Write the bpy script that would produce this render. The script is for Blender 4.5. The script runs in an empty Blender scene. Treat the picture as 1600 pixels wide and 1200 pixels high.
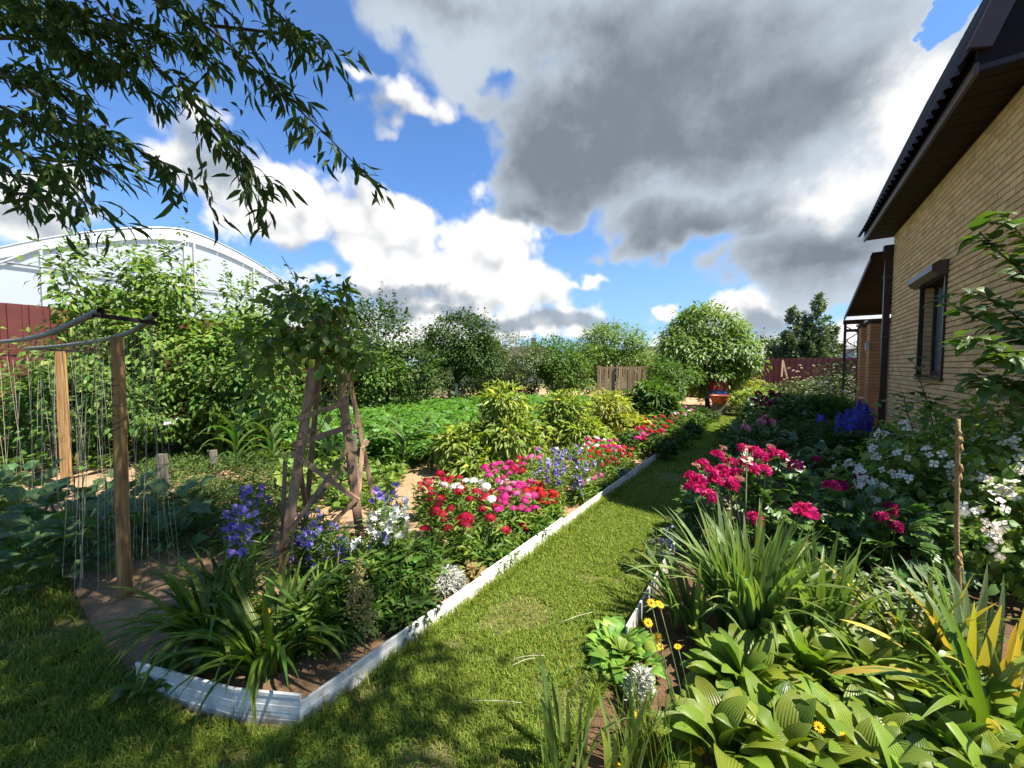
import bpy, math, random
import numpy as np
from mathutils import Matrix, Vector

random.seed(7)
rng = np.random.default_rng(11)
scene = bpy.context.scene
C = scene.collection
PI = math.pi
rad = math.radians

# ------------------------------------------------------------------ camera
EYE = 1.6
PITCH = math.atan(27 / 600)          # looking slightly down
cam_d = bpy.data.cameras.new('camera')
cam_d.sensor_width = 36.0
cam_d.lens = 13.5
cam_d.clip_start = 0.05
cam_d.clip_end = 2000
cam = bpy.data.objects.new('camera', cam_d)
C.objects.link(cam)
cam.location = (0, 0, EYE)
cam.rotation_euler = (PI / 2 - PITCH, 0, 0)
scene.camera = cam
scene.render.resolution_x = 1024
scene.render.resolution_y = 768

# ------------------------------------------------------------------ light
SUN_AZ = math.atan2(0.934, -0.358)   # measured from +Y towards +X
SUN_EL = rad(58)
sun_dir = Vector((math.sin(SUN_AZ) * math.cos(SUN_EL), math.cos(SUN_AZ) * math.cos(SUN_EL), math.sin(SUN_EL)))
sun_d = bpy.data.lights.new('sun', 'SUN')
sun_d.energy = 5.0
sun_d.angle = rad(0.6)
sun_d.color = (1.0, 0.94, 0.84)
sun = bpy.data.objects.new('sun', sun_d)
C.objects.link(sun)
sun.location = (6, -3, 12)
sun.rotation_euler = (-sun_dir).to_track_quat('-Z', 'Y').to_euler()

vs = scene.view_settings
vs.view_transform = 'Standard'
vs.look = 'None'
vs.exposure = 1.35
vs.gamma = 1.0
vs.use_curve_mapping = False


# ------------------------------------------------------------------ pixel <-> place helpers
def ray(px, py):
    x = (px - 800) / 600
    z = (600 - py) / 600
    return np.array([x, math.cos(PITCH) + z * math.sin(PITCH), -math.sin(PITCH) + z * math.cos(PITCH)])


def G(px, py, h=0.0):
    r = ray(px, py)
    t = (h - EYE) / r[2]
    return np.array([r[0] * t, r[1] * t, h])


def at(px, py, d):
    r = ray(px, py)
    t = d / r[1]
    return np.array([r[0] * t, d, EYE + r[2] * t])


SG, CG = math.sin(rad(35)), math.cos(rad(35))   # the garden's own axes: u runs down the path, v to its right


def W(u, v, z=0.0):
    return np.array([u * SG + v * CG, u * CG - v * SG, z])


def UV(x, y):
    return x * SG + y * CG, x * CG - y * SG


# ------------------------------------------------------------------ node helper
class NB:
    def __init__(self, tree):
        self.t = tree

    def node(self, typ, **kw):
        n = self.t.nodes.new(typ)
        for k, v in kw.items():
            setattr(n, k, v)
        return n

    def link(self, a, b):
        self.t.links.new(a, b)

    def put(self, sock, v):
        if isinstance(v, bpy.types.NodeSocket):
            self.t.links.new(v, sock)
        else:
            sock.default_value = v

    def m(self, op, a, b=None, c=None, clamp=False):
        n = self.node('ShaderNodeMath', operation=op, use_clamp=clamp)
        self.put(n.inputs[0], a)
        if b is not None:
            self.put(n.inputs[1], b)
        if c is not None:
            self.put(n.inputs[2], c)
        return n.outputs[0]

    def vm(self, op, a, b=None):
        n = self.node('ShaderNodeVectorMath', operation=op)
        self.put(n.inputs[0], a)
        if b is not None:
            if op == 'SCALE':
                self.put(n.inputs[3], b)
            else:
                self.put(n.inputs[1], b)
        return n.outputs[0]

    def ss(self, v, a, b, lo=0.0, hi=1.0):
        n = self.node('ShaderNodeMapRange', interpolation_type='SMOOTHSTEP')
        self.put(n.inputs[0], v)
        n.inputs[1].default_value = a
        n.inputs[2].default_value = b
        n.inputs[3].default_value = lo
        n.inputs[4].default_value = hi
        return n.outputs[0]

    def mix(self, f, a, b):
        n = self.node('ShaderNodeMix', data_type='RGBA')
        self.put(n.inputs[0], f)
        self.put(n.inputs[6], a)
        self.put(n.inputs[7], b)
        return n.outputs[2]

    def noise(self, vec, scale, detail=4, rough=0.55, dist=0.0):
        n = self.node('ShaderNodeTexNoise')
        if vec is not None:
            self.link(vec, n.inputs['Vector'])
        n.inputs['Scale'].default_value = scale
        n.inputs['Detail'].default_value = detail
        n.inputs['Roughness'].default_value = rough
        n.inputs['Distortion'].default_value = dist
        return n.outputs['Fac']


def c4(c, k=1.0):
    return (c[0] * k, c[1] * k, c[2] * k, 1.0)


# ------------------------------------------------------------------ sky
world = bpy.data.worlds.new('World')
scene.world = world
world.use_nodes = True
world.cycles.sampling_method = 'MANUAL'
world.cycles.sample_map_resolution = 256
wt = world.node_tree
wt.nodes.clear()
nb = NB(wt)
w_out = nb.node('ShaderNodeOutputWorld')
bg = nb.node('ShaderNodeBackground')
bg.inputs['Strength'].default_value = 0.10
nb.link(bg.outputs[0], w_out.inputs[0])
sky = nb.node('ShaderNodeTexSky', sky_type='NISHITA', sun_disc=False)
sky.sun_elevation = SUN_EL
sky.sun_rotation = SUN_AZ
sky.altitude = 100
sky.air_density = 1.0
sky.dust_density = 0.6
sky.ozone_density = 3.0
tc = nb.node('ShaderNodeTexCoord')
dirv = tc.outputs['Generated']
sep = nb.node('ShaderNodeSeparateXYZ')
nb.link(dirv, sep.inputs[0])
AZ = nb.m('ARCTAN2', sep.outputs[0], sep.outputs[1])
EL = nb.m('ARCSINE', sep.outputs[2])
cmb = nb.node('ShaderNodeCombineXYZ')
nb.link(AZ, cmb.inputs[0])
nb.link(EL, cmb.inputs[1])
wn_ = nb.node('ShaderNodeTexNoise')
nb.link(dirv, wn_.inputs['Vector'])
wn_.inputs['Scale'].default_value = 5.5
wn_.inputs['Detail'].default_value = 4.0
AE = nb.vm('ADD', cmb.outputs[0], nb.vm('SCALE', nb.vm('SUBTRACT', wn_.outputs['Color'], (0.5, 0.5, 0.5)), 0.20))


def azel(px, py):
    r = ray(px, py)
    r = r / np.linalg.norm(r)
    return math.atan2(r[0], r[1]), math.asin(r[2])


def blobs(lst):
    """union of soft ellipses on the sky: (centre px, py, half width, half height in photo pixels, gain)"""
    out = None
    for (px, py, rx, ry, g) in lst:
        a0, e0 = azel(px, py)
        a1, _ = azel(px + rx, py)
        a2, _ = azel(px - rx, py)
        _, e1 = azel(px, py - ry)
        _, e2 = azel(px, py + ry)
        ra, re = abs(a1 - a2) / 2, abs(e1 - e2) / 2
        n = nb.node('ShaderNodeVectorMath', operation='MULTIPLY_ADD')
        nb.link(AE, n.inputs[0])
        n.inputs[1].default_value = (1 / ra, 1 / re, 0)
        n.inputs[2].default_value = (-a0 / ra, -e0 / re, 0)
        ln = nb.node('ShaderNodeVectorMath', operation='LENGTH')
        nb.link(n.outputs[0], ln.inputs[0])
        b = nb.m('MULTIPLY_ADD', ln.outputs['Value'], -g, g)
        if out is None:
            out = b
        else:
            out = nb.m('SMOOTH_MAX', out, b, 0.15)
    return nb.m('MAXIMUM', out, -0.6)


def billow(vec, octs=((7.0, 0.50), (19.0, 0.28), (46.0, 0.10))):
    """cauliflower heads: smooth cells at three sizes over a soft noise"""
    warp = nb.node('ShaderNodeTexNoise')
    nb.link(vec, warp.inputs['Vector'])
    warp.inputs['Scale'].default_value = 9.0
    warp.inputs['Detail'].default_value = 3.0
    wv = nb.vm('ADD', vec, nb.vm('SCALE', nb.vm('SUBTRACT', warp.outputs['Color'], (0.5, 0.5, 0.5)), 0.07))
    tot = None
    for sc, am in octs:
        v = nb.node('ShaderNodeTexVoronoi', feature='F1')
        nb.link(wv, v.inputs['Vector'])
        v.inputs['Scale'].default_value = sc
        x = nb.m('MULTIPLY', nb.m('SUBTRACT', 0.75, v.outputs['Distance']), am)
        tot = x if tot is None else nb.m('ADD', tot, x)
    return tot


# white heaped clouds
cov1 = blobs([(350, 290, 120, 90, 1.0), (430, 320, 170, 105, 1.1), (580, 375, 170, 90, 1.1), (755, 385, 105, 90, 1.1),
              (680, 440, 260, 75, 1.1), (830, 460, 110, 65, 0.9), (30, 335, 180, 75, 1.0), (110, 305, 90, 50, 0.9),
              (720, 508, 360, 58, 1.1), (1150, 495, 120, 52, 1.0), (1040, 482, 50, 22, 0.8), (1180, 535, 300, 40, 1.0),
              (640, 170, 150, 45, 0.6), (545, 125, 60, 26, 0.5), (905, 430, 50, 10, 0.4), (-200, 300, 180, 110, 0.9)])
low = nb.noise(dirv, 1.6, 3, 0.5)
far1 = nb.m('MULTIPLY', nb.m('SUBTRACT', low, 0.56), 2.2)
behind = nb.ss(sep.outputs[1], 0.25, -0.15)          # the sky behind and beside the viewer goes on with the same kind of clouds
cov1 = nb.m('MAXIMUM', cov1, nb.m('ADD', far1, nb.m('MULTIPLY', nb.m('SUBTRACT', behind, 1.0), 2.0)))
b0 = billow(dirv)
bs = billow(dirv, ((7.0, 0.5), (19.0, 0.25)))
lit = nb.vm('NORMALIZE', nb.vm('ADD', dirv, (0.022, -0.006, 0.045)))
b1 = billow(lit, ((7.0, 0.5), (19.0, 0.25)))
f0 = nb.noise(dirv, 13.0, 9, 0.64)
d1 = nb.m('ADD', cov1, nb.m('MULTIPLY', nb.m('SUBTRACT', nb.m('ADD', b0, nb.m('MULTIPLY', f0, 0.55)), 0.62), 1.15))
a1 = nb.ss(d1, 0.0, 0.32)
rel = nb.m('ADD', nb.m('SUBTRACT', bs, b1), nb.m('MULTIPLY', nb.m('SUBTRACT', b0, bs), 0.35))
sh = nb.m('ADD', 0.80, nb.m('MULTIPLY', rel, 1.5))
base = blobs([(560, 470, 200, 26, 1.0), (470, 400, 80, 22, 0.6), (860, 505, 160, 18, 1.0), (330, 270, 60, 40, 0.4),
              (70, 370, 160, 30, 0.6), (1200, 500, 110, 24, 0.7), (700, 500, 180, 14, 0.8), (590, 180, 80, 24, 0.6)])
base_n = nb.m('ADD', base, nb.m('MULTIPLY', nb.m('SUBTRACT', f0, 0.5), 1.2))
sh = nb.m('SUBTRACT', sh, nb.ss(base_n, -0.25, 0.65, 0.0, 0.62))
sh = nb.ss(sh, 0.05, 0.95)
col1 = nb.mix(sh, c4((0.42, 0.49, 0.58), 3.7), c4((1.0, 0.985, 0.96), 4.6))
# grey rain-heavy cloud overhead
cov2 = blobs([(1010, 160, 255, 200, 1.2), (1150, 90, 380, 260, 1.3), (880, 30, 360, 120, 1.0), (1250, 230, 280, 160, 1.1),
              (850, 300, 110, 70, 1.0), (1080, 330, 210, 75, 1.0), (1260, 380, 220, 100, 0.9), (640, 30, 170, 70, 0.7),
              (880, 230, 130, 120, 1.0), (950, 380, 50, 26, 0.5), (1420, 220, 200, 260, 1.0), (1310, 460, 170, 40, 0.7), (1180, -160, 700, 200, 1.1),
              (1130, 395, 70, 40, 0.5), (700, 100, 90, 70, 0.55), (770, 170, 50, 50, 0.5)])
f2 = nb.noise(dirv, 5.0, 8, 0.55, 0.15)
f3 = nb.noise(nb.vm('MULTIPLY', dirv, (1.0, 1.0, 2.2)), 3.3, 6, 0.55, 0.4)
d2 = nb.m('ADD', cov2, nb.m('ADD', nb.m('MULTIPLY', nb.m('SUBTRACT', f2, 0.46), 0.9), nb.m('MULTIPLY', nb.m('SUBTRACT', b0, 0.40), 0.5)))
hole = blobs([(1505, 8, 70, 34, 0.8)])
hole = nb.m('ADD', hole, nb.m('MULTIPLY', nb.m('SUBTRACT', f0, 0.5), 2.4))
d2 = nb.m('SUBTRACT', d2, nb.ss(hole, -0.3, 1.2, 0.0, 2.2))
a2 = nb.ss(d2, 0.0, 0.26)
core = blobs([(1010, 150, 250, 175, 1.0), (900, 250, 160, 110, 0.9), (1180, 180, 220, 70, 0.7), (1080, 350, 170, 36, 0.75),
              (960, 20, 160, 60, 0.6), (830, 345, 70, 34, 0.55), (690, 20, 150, 30, 0.45), (1280, 400, 150, 40, 0.55)])
dk = nb.m('ADD', core, nb.m('MULTIPLY', nb.m('SUBTRACT', f3, 0.5), 1.5))
dk = nb.m('ADD', dk, nb.m('ADD', nb.m('MULTIPLY', nb.m('SUBTRACT', f2, 0.5), 0.6), nb.m('MULTIPLY', nb.m('SUBTRACT', f0, 0.5), 0.45)))
dk = nb.m('MULTIPLY', nb.ss(dk, -0.55, 0.75), nb.ss(d2, 0.0, 0.45, 0.35, 1.0))
bright = blobs([(1450, 140, 150, 150, 1.3), (1330, 290, 190, 60, 1.0), (760, 130, 40, 60, 0.35)])
br = nb.ss(nb.m('ADD', bright, nb.m('ADD', nb.m('MULTIPLY', nb.m('SUBTRACT', f3, 0.5), 2.0), nb.m('MULTIPLY', nb.m('SUBTRACT', f0, 0.5), 1.6))), 0.0, 1.0)
dk = nb.m('MULTIPLY', dk, nb.m('SUBTRACT', 1.0, nb.m('MULTIPLY', br, 0.85)))
dk = nb.m('MULTIPLY', dk, nb.m('ADD', 0.50, nb.m('ADD', nb.m('MULTIPLY', f0, 0.55), nb.m('MULTIPLY', f2, 0.40))))
col2 = nb.mix(dk, nb.mix(br, c4((0.58, 0.66, 0.75), 4.1), c4((1.0, 1.0, 1.0), 4.4)), c4((0.215, 0.255, 0.30), 4.1))
skyc = nb.vm('MULTIPLY', sky.outputs[0], (0.54, 0.74, 0.96))
hz = nb.ss(EL, 0.0, 0.40, 0.60, 0.0)
skyc = nb.mix(hz, skyc, c4((0.36, 0.58, 0.86), 4.0))
full = nb.mix(a1, skyc, col1)
full = nb.mix(a2, full, col2)
nb.link(full, bg.inputs['Color'])


# ------------------------------------------------------------------ mesh helpers
def arr(x):
    return np.asarray(x, dtype=np.float64)


def nrm(a):
    a = arr(a)
    return a / np.maximum(np.linalg.norm(a, axis=-1, keepdims=True), 1e-9)


class MB:
    """collects vertices and faces of several shapes for one mesh"""

    def __init__(self):
        self.v, self.f, self.n = [], [], 0

    def add(self, v, *faces):
        v = arr(v).reshape(-1, 3)
        for f in faces:
            f = np.asarray(f, dtype=np.int64)
            self.f.append(f + self.n)
        self.v.append(v)
        self.n += len(v)
        return self

    def box(self, lo, hi, M=None):
        x0, y0, z0 = lo
        x1, y1, z1 = hi
        v = arr([[x0, y0, z0], [x1, y0, z0], [x1, y1, z0], [x0, y1, z0], [x0, y0, z1], [x1, y0, z1], [x1, y1, z1], [x0, y1, z1]])
        if M is not None:
            v = np.array([M(*p) for p in v])
        return self.add(v, BOXF)

    def tube(self, pts, r, n=6, cap=True):
        pts = arr(pts)
        m = len(pts)
        rr = np.full(m, r) if np.isscalar(r) else arr(r)
        t = np.gradient(pts, axis=0)
        t = nrm(t)
        ref = np.where(np.abs(t[:, 2:3]) > 0.9, arr([[1.0, 0, 0]]), arr([[0, 0, 1.0]]))
        a = nrm(np.cross(t, ref))
        b = np.cross(t, a)
        an = np.linspace(0, 2 * PI, n, endpoint=False)
        v = pts[:, None, :] + rr[:, None, None] * (np.cos(an)[None, :, None] * a[:, None, :] + np.sin(an)[None, :, None] * b[:, None, :])
        i = np.arange(m - 1)[:, None] * n
        j = np.arange(n)[None, :]
        k = (j + 1) % n
        f = np.stack([i + j, i + k, i + n + k, i + n + j], -1).reshape(-1, 4)
        v = v.reshape(-1, 3)
        self.add(v, f)
        if cap:
            self.f.append(np.array([list(range(n))[::-1]]) + self.n - m * n)
            self.f.append(np.array([list(range(n))]) + self.n - n)
        return self

    def mesh(self, name, mat, flat=False, uv=None):
        me = bpy.data.meshes.new(name)
        if not self.v:
            return me
        v = np.concatenate(self.v)
        idx = np.concatenate([f.ravel() for f in self.f]).astype(np.int32)
        tot = np.concatenate([np.full(len(f), f.shape[1]) for f in self.f]).astype(np.int32)
        st = np.concatenate([[0], np.cumsum(tot)[:-1]]).astype(np.int32)
        me.vertices.add(len(v))
        me.vertices.foreach_set('co', v.astype(np.float32).ravel())
        me.loops.add(len(idx))
        me.loops.foreach_set('vertex_index', idx)
        me.polygons.add(len(tot))
        me.polygons.foreach_set('loop_start', st)
        me.update(calc_edges=True)
        if uv is not None:
            l = me.uv_layers.new(name='UVMap')
            l.data.foreach_set('uv', arr(uv)[idx].astype(np.float32).ravel())
        if flat:
            me.shade_flat()
        if mat is not None:
            me.materials.append(mat)
        return me


BOXF = np.array([[0, 3, 2, 1], [4, 5, 6, 7], [0, 1, 5, 4], [1, 2, 6, 5], [2, 3, 7, 6], [3, 0, 4, 7]])


def link(name, data, parent=None, loc=None):
    o = bpy.data.objects.new(name, data)
    C.objects.link(o)
    if parent is not None:
        o.parent = parent
    if loc is not None:
        o.location = Vector([float(q) for q in loc])
    return o


def thing(name, label, cat, loc=(0, 0, 0), group=None):
    o = link(name, None, None, loc)
    o.empty_display_size = 0.1
    o['label'] = label
    o['category'] = cat
    if group:
        o['group'] = group
    return o


def tag(o, label, cat, group=None):
    o['label'] = label
    o['category'] = cat
    if group:
        o['group'] = group
    return o


def part(name, mb, mat, parent, flat=False, stuff=False, uv=None):
    """a part given in world coordinates, stored relative to its thing (parents are never rotated or scaled)"""
    off = arr(wloc(parent))
    for v in mb.v:
        v -= off
    o = link(name, mb.mesh(name, mat, flat, uv), parent)
    if stuff:
        o['kind'] = 'stuff'
    return o


def wloc(o):
    p = Vector((0, 0, 0))
    while o is not None:
        p = p + o.location
        o = o.parent
    return p


def struct(name, mb, mat, flat=False):
    o = link(name, mb.mesh(name, mat, flat))
    o['kind'] = 'structure'
    return o


# ------------------------------------------------------------------ materials
def mat_basic(name, col, rough=0.7, var=0.12, nscale=8.0, bump=0.0, bscale=60.0, metal=0.0, spec=0.4, col2=None, stretch=None, rnd=0.1, detail=5, dirt=None):
    m = bpy.data.materials.new(name)
    m.use_nodes = True
    b = NB(m.node_tree)
    p = m.node_tree.nodes['Principled BSDF']
    tcn = b.node('ShaderNodeTexCoord')
    vec = tcn.outputs['Object']
    if stretch:
        vec = b.vm('MULTIPLY', vec, stretch)
    n1 = b.noise(vec, nscale, detail, 0.6)
    c2 = col2 if col2 else tuple(max(0, x * (1 - 2.2 * var)) for x in col)
    base = b.mix(b.ss(n1, 0.3, 0.7), c4(col), c4(c2))
    oi = b.node('ShaderNodeObjectInfo')
    hv = b.node('ShaderNodeHueSaturation')
    b.link(base, hv.inputs['Color'])
    geo = b.node('ShaderNodeNewGeometry')
    rr_ = b.m('FRACT', b.m('MULTIPLY_ADD', geo.outputs['Random Per Island'], 7.3, oi.outputs['Random']))
    b.link(b.m('MULTIPLY_ADD', rr_, 2 * rnd, 1 - rnd), hv.inputs['Value'])
    b.link(b.m('MULTIPLY_ADD', b.m('FRACT', b.m('MULTIPLY', rr_, 13.7)), rnd * .12, 0.5 - rnd * .06), hv.inputs['Hue'])
    b.link(hv.outputs[0], p.inputs['Base Color'])
    p.inputs['Roughness'].default_value = rough
    p.inputs['Metallic'].default_value = metal
    p.inputs['Specular IOR Level'].default_value = spec
    if dirt:
        sz_ = b.node('ShaderNodeSeparateXYZ')
        b.link(tcn.outputs['Object'], sz_.inputs[0])
        dn = b.noise(tcn.outputs['Object'], 16, 6, .7)
        f_ = b.ss(b.m('ADD', dn, b.m('MULTIPLY', sz_.outputs[2], -2.6)), .30, .55, 0, .75)
        f_ = b.m('MAXIMUM', f_, b.ss(b.noise(b.vm('MULTIPLY', tcn.outputs['Object'], (9, 9, 2)), 3.0, 5, .7), .60, .80, 0, .45))
        b.link(b.mix(f_, hv.outputs[0], c4(dirt)), p.inputs['Base Color'])
    if bump:
        bn = b.node('ShaderNodeBump')
        bn.inputs['Strength'].default_value = bump
        bn.inputs['Distance'].default_value = 0.02
        b.link(b.noise(vec, bscale, 4, 0.6), bn.inputs['Height'])
        b.link(bn.outputs[0], p.inputs['Normal'])
    return m


def mat_leaf(name, col, col2=None, trans=0.35, rough=0.45, spec=0.45, hue=0.03, val=0.28, veins=0.0, nveins=14.0, tint=(1.25, 1.35, 0.55), odd=None, oddf=0.0):
    """leaf: glossy top, light coming through, each leaf or blade a little different"""
    m = bpy.data.materials.new(name)
    m.use_nodes = True
    t = m.node_tree
    b = NB(t)
    p = t.nodes['Principled BSDF']
    out = t.nodes['Material Output']
    geo = b.node('ShaderNodeNewGeometry')
    oi = b.node('ShaderNodeObjectInfo')
    r = b.m('FRACT', b.m('ADD', b.m('MULTIPLY', geo.outputs['Random Per Island'], 3.7), b.m('MULTIPLY', oi.outputs['Random'], 5.3)))
    r2 = b.m('FRACT', b.m('MULTIPLY', r, 17.31))
    base = b.mix(r, c4(col), c4(col2 if col2 else tuple(x * 0.7 for x in col)))
    if odd:
        base = b.mix(b.ss(r2, 1 - oddf - 0.02, 1 - oddf + 0.02), base, c4(odd))
    hv = b.node('ShaderNodeHueSaturation')
    b.link(base, hv.inputs['Color'])
    b.link(b.m('MULTIPLY_ADD', r2, 2 * hue, 0.5 - hue), hv.inputs['Hue'])
    b.link(b.m('MULTIPLY_ADD', b.m('FRACT', b.m('MULTIPLY', r, 7.77)), 2 * val, 1 - val), hv.inputs['Value'])
    colr = hv.outputs[0]
    if veins:
        uvn = b.node('ShaderNodeUVMap')
        sp = b.node('ShaderNodeSeparateXYZ')
        b.link(uvn.outputs[0], sp.inputs[0])
        wv = b.m('SINE', b.m('MULTIPLY', sp.outputs[0], nveins * 2 * PI))
        bn = b.node('ShaderNodeBump')
        bn.inputs['Strength'].default_value = veins
        bn.inputs['Distance'].default_value = 0.004
        b.link(wv, bn.inputs['Height'])
        b.link(bn.outputs[0], p.inputs['Normal'])
        colr = b.mix(b.ss(wv, 0.2, 1.0, 0.0, 0.25), colr, b.vm('MULTIPLY', colr, (0.6, 0.65, 0.6)))
    b.link(colr, p.inputs['Base Color'])
    p.inputs['Roughness'].default_value = rough
    p.inputs['Specular IOR Level'].default_value = spec
    if trans:
        tr = b.node('ShaderNodeBsdfTranslucent')
        b.link(b.vm('MULTIPLY', colr, tint), tr.inputs['Color'])
        mx = b.node('ShaderNodeMixShader')
        mx.inputs[0].default_value = trans
        b.link(p.outputs[0], mx.inputs[1])
        b.link(tr.outputs[0], mx.inputs[2])
        b.link(mx.outputs[0], out.inputs['Surface'])
    return m


# ------------------------------------------------------------------ leaf shapes (local: base at origin, +Y along the leaf, +Z its upper side)
def leafgrid(nl, prof, a0, a1, fold=0.25, nw=2, wave=0.0, cup=0.0, twist=0.0, bend=0.0):
    """a leaf of length 1: its centre line starts at elevation a0 and ends at a1 (degrees)"""
    t = np.linspace(0, 1, nl + 1)
    ang = np.radians(a0 + (a1 - a0) * t ** 1.3)
    ds = 1.0 / nl
    y = np.concatenate([[0], np.cumsum(np.cos((ang[:-1] + ang[1:]) / 2)) * ds])
    z = np.concatenate([[0], np.cumsum(np.sin((ang[:-1] + ang[1:]) / 2)) * ds])
    w = np.array([prof(q) for q in t])
    s = np.linspace(-1, 1, nw + 1)
    V, U = [], []
    for i in range(nl + 1):
        n = np.array([0, -math.sin(ang[i]), math.cos(ang[i])])
        tw = twist * t[i]
        for k, q in enumerate(s):
            off = w[i] * q
            up = abs(off) * fold - cup * off * off / max(w[i], 1e-6) + wave * w[i] * math.sin(t[i] * 11 + k * 2.1) * abs(q)
            px = off * math.cos(tw) - up * math.sin(tw)
            pn = off * math.sin(tw) + up * math.cos(tw)
            V.append([px + bend * t[i] ** 2, y[i] + n[1] * pn, z[i] + n[2] * pn])
            U.append([(q + 1) / 2, t[i]])
    F = []
    m = nw + 1
    for i in range(nl):
        for k in range(nw):
            F.append([i * m + k, i * m + k + 1, (i + 1) * m + k + 1, (i + 1) * m + k])
    return arr(V), np.array(F), arr(U)


def p_strap(w):
    return lambda t: w * (0.55 + 0.45 * min(1, t * 3)) * max(0.02, (1 - t ** 3.2))


def p_ovate(w, k=0.8):
    return lambda t: max(0.012, w * math.sin(PI * min(1, max(0, t)) ** k) ** 0.9)


def p_hosta(w):
    return lambda t: 0.018 if t < 0.30 else max(0.004, w * math.sin(PI * ((t - 0.30) / 0.70) ** 0.72) ** 0.8 + 0.012)


def p_heart(w, pet=0.3):
    def f(t):
        if t < pet:
            return 0.012
        q = (t - pet) / (1 - pet)
        return max(0.005, w * (1 - q ** 1.9) * min(1, 0.72 + q * 1.6))
    return f


def p_lobed(w, pet=0.3):
    def f(t):
        if t < pet:
            return 0.014
        q = (t - pet) / (1 - pet)
        return max(0.005, w * (1 - q ** 1.7) * (0.86 + 0.18 * math.cos(q * 13)) * min(1, 0.7 + 2 * q))
    return f


RHOMB = (arr([[0, 0, 0], [-0.5, 0.45, 0.10], [0, 1, -0.12], [0.5, 0.45, 0.10]]), np.array([[0, 2, 1], [0, 3, 2]]))


def rhomb(w, fold=0.1, droop=0.12):
    return arr([[0, 0, 0], [-w, 0.42, fold], [0, 1, -droop], [w, 0.42, fold]]), np.array([[0, 2, 1], [0, 3, 2]])


def frames(d, up):
    y = nrm(d)
    x = np.cross(y, up)
    bad = np.linalg.norm(x, axis=1) < 1e-3
    x[bad] = arr([1, 0, 0])
    x = nrm(x)
    z = np.cross(x, y)
    return np.stack([x, y, z], -1)          # columns


def scatter(mb, tpl, pos, d, up, size):
    """copies of one template leaf into the mesh builder"""
    if len(pos) == 0:
        return mb
    V, F = tpl[0], tpl[1]
    R = frames(arr(d), arr(up))
    P = np.einsum('nij,kj->nki', R, V) * arr(size)[:, None, None] + arr(pos)[:, None, :]
    n, k = len(pos), len(V)
    f = (F[None] + (np.arange(n) * k)[:, None, None]).reshape(-1, F.shape[1])
    return mb.add(P.reshape(-1, 3), f)


def tpl_mesh(name, tpl, mat):
    return MB().add(tpl[0], tpl[1]).mesh(name, mat, uv=tpl[2] if len(tpl) > 2 else None)


CAMP = arr([0, 0, EYE])


def leaf_parts(parent, name, tpls, mat, pos, d, up, size, nobj=300, low=None, lowmat=None, rest='foliage'):
    """the largest-looking leaves as parts of their own, the rest joined into one"""
    pos, d, up, size = arr(pos), arr(d), arr(up), arr(size)
    app = size / np.maximum(np.linalg.norm(pos - CAMP, axis=1), 0.3)
    order = np.argsort(-app)
    top, oth = order[:nobj], order[nobj:]
    meshes = [tpl_mesh(name, t, mat) for t in tpls]
    R = frames(d[top], up[top]) if len(top) else []
    off = arr(wloc(parent))
    for i, k in enumerate(top):
        M = Matrix.Identity(4)
        r = R[i] * size[k]
        q = pos[k] - off
        for a in range(3):
            for b in range(3):
                M[a][b] = r[a, b]
            M[a][3] = q[a]
        o = bpy.data.objects.new(name, meshes[int(k) % len(meshes)])
        C.objects.link(o)
        o.parent = parent
        o.matrix_basis = M
    if len(oth):
        mb = MB()
        tl = low if low else tpls
        for j in range(len(tl)):
            sel = oth[j::len(tl)]
            scatter(mb, tl[j], pos[sel], d[sel], up[sel], size[sel])
        part(rest, mb, lowmat or mat, parent, stuff=True)


def rnd_dirs(n, zmin=-1.0, zmax=1.0):
    z = rng.uniform(zmin, zmax, n)
    a = rng.uniform(0, 2 * PI, n)
    r = np.sqrt(1 - z * z)
    return np.stack([r * np.cos(a), r * np.sin(a), z], -1)


def jit(n, s):
    return rng.normal(0, s, (n, 3))


# ================================================================== the setting
_ph = rng.uniform(0, 6.28, (24, 2))
_fr = rng.normal(0, 1, (24, 2))


def bumps(x, y, f=3.0):
    """gentle uneven ground height, about -1..1"""
    x, y = arr(x), arr(y)
    h = np.zeros_like(x)
    for i in range(24):
        k = f * (1.35 ** (i % 6))
        h += np.sin((x * _fr[i, 0] + y * _fr[i, 1]) * k + _ph[i, 0]) / (1.3 ** (i % 6))
    return h / 7.0


def sheet(mb, u0, u1, v0, v1, nu, nv, zf, world=False):
    uu, vv = np.meshgrid(np.linspace(u0, u1, nu), np.linspace(v0, v1, nv), indexing='ij')
    if world:
        x, y = uu, vv
    else:
        x, y = uu * SG + vv * CG, uu * CG - vv * SG
    z = zf(x, y, uu, vv)
    V = np.stack([x, y, z], -1).reshape(-1, 3)
    i = np.arange(nu - 1)[:, None] * nv
    j = np.arange(nv - 1)[None, :]
    F = np.stack([i + j, i + j + 1, i + nv + j + 1, i + nv + j], -1).reshape(-1, 4)
    if not world:
        F = F
    return mb.add(V, F)


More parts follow.
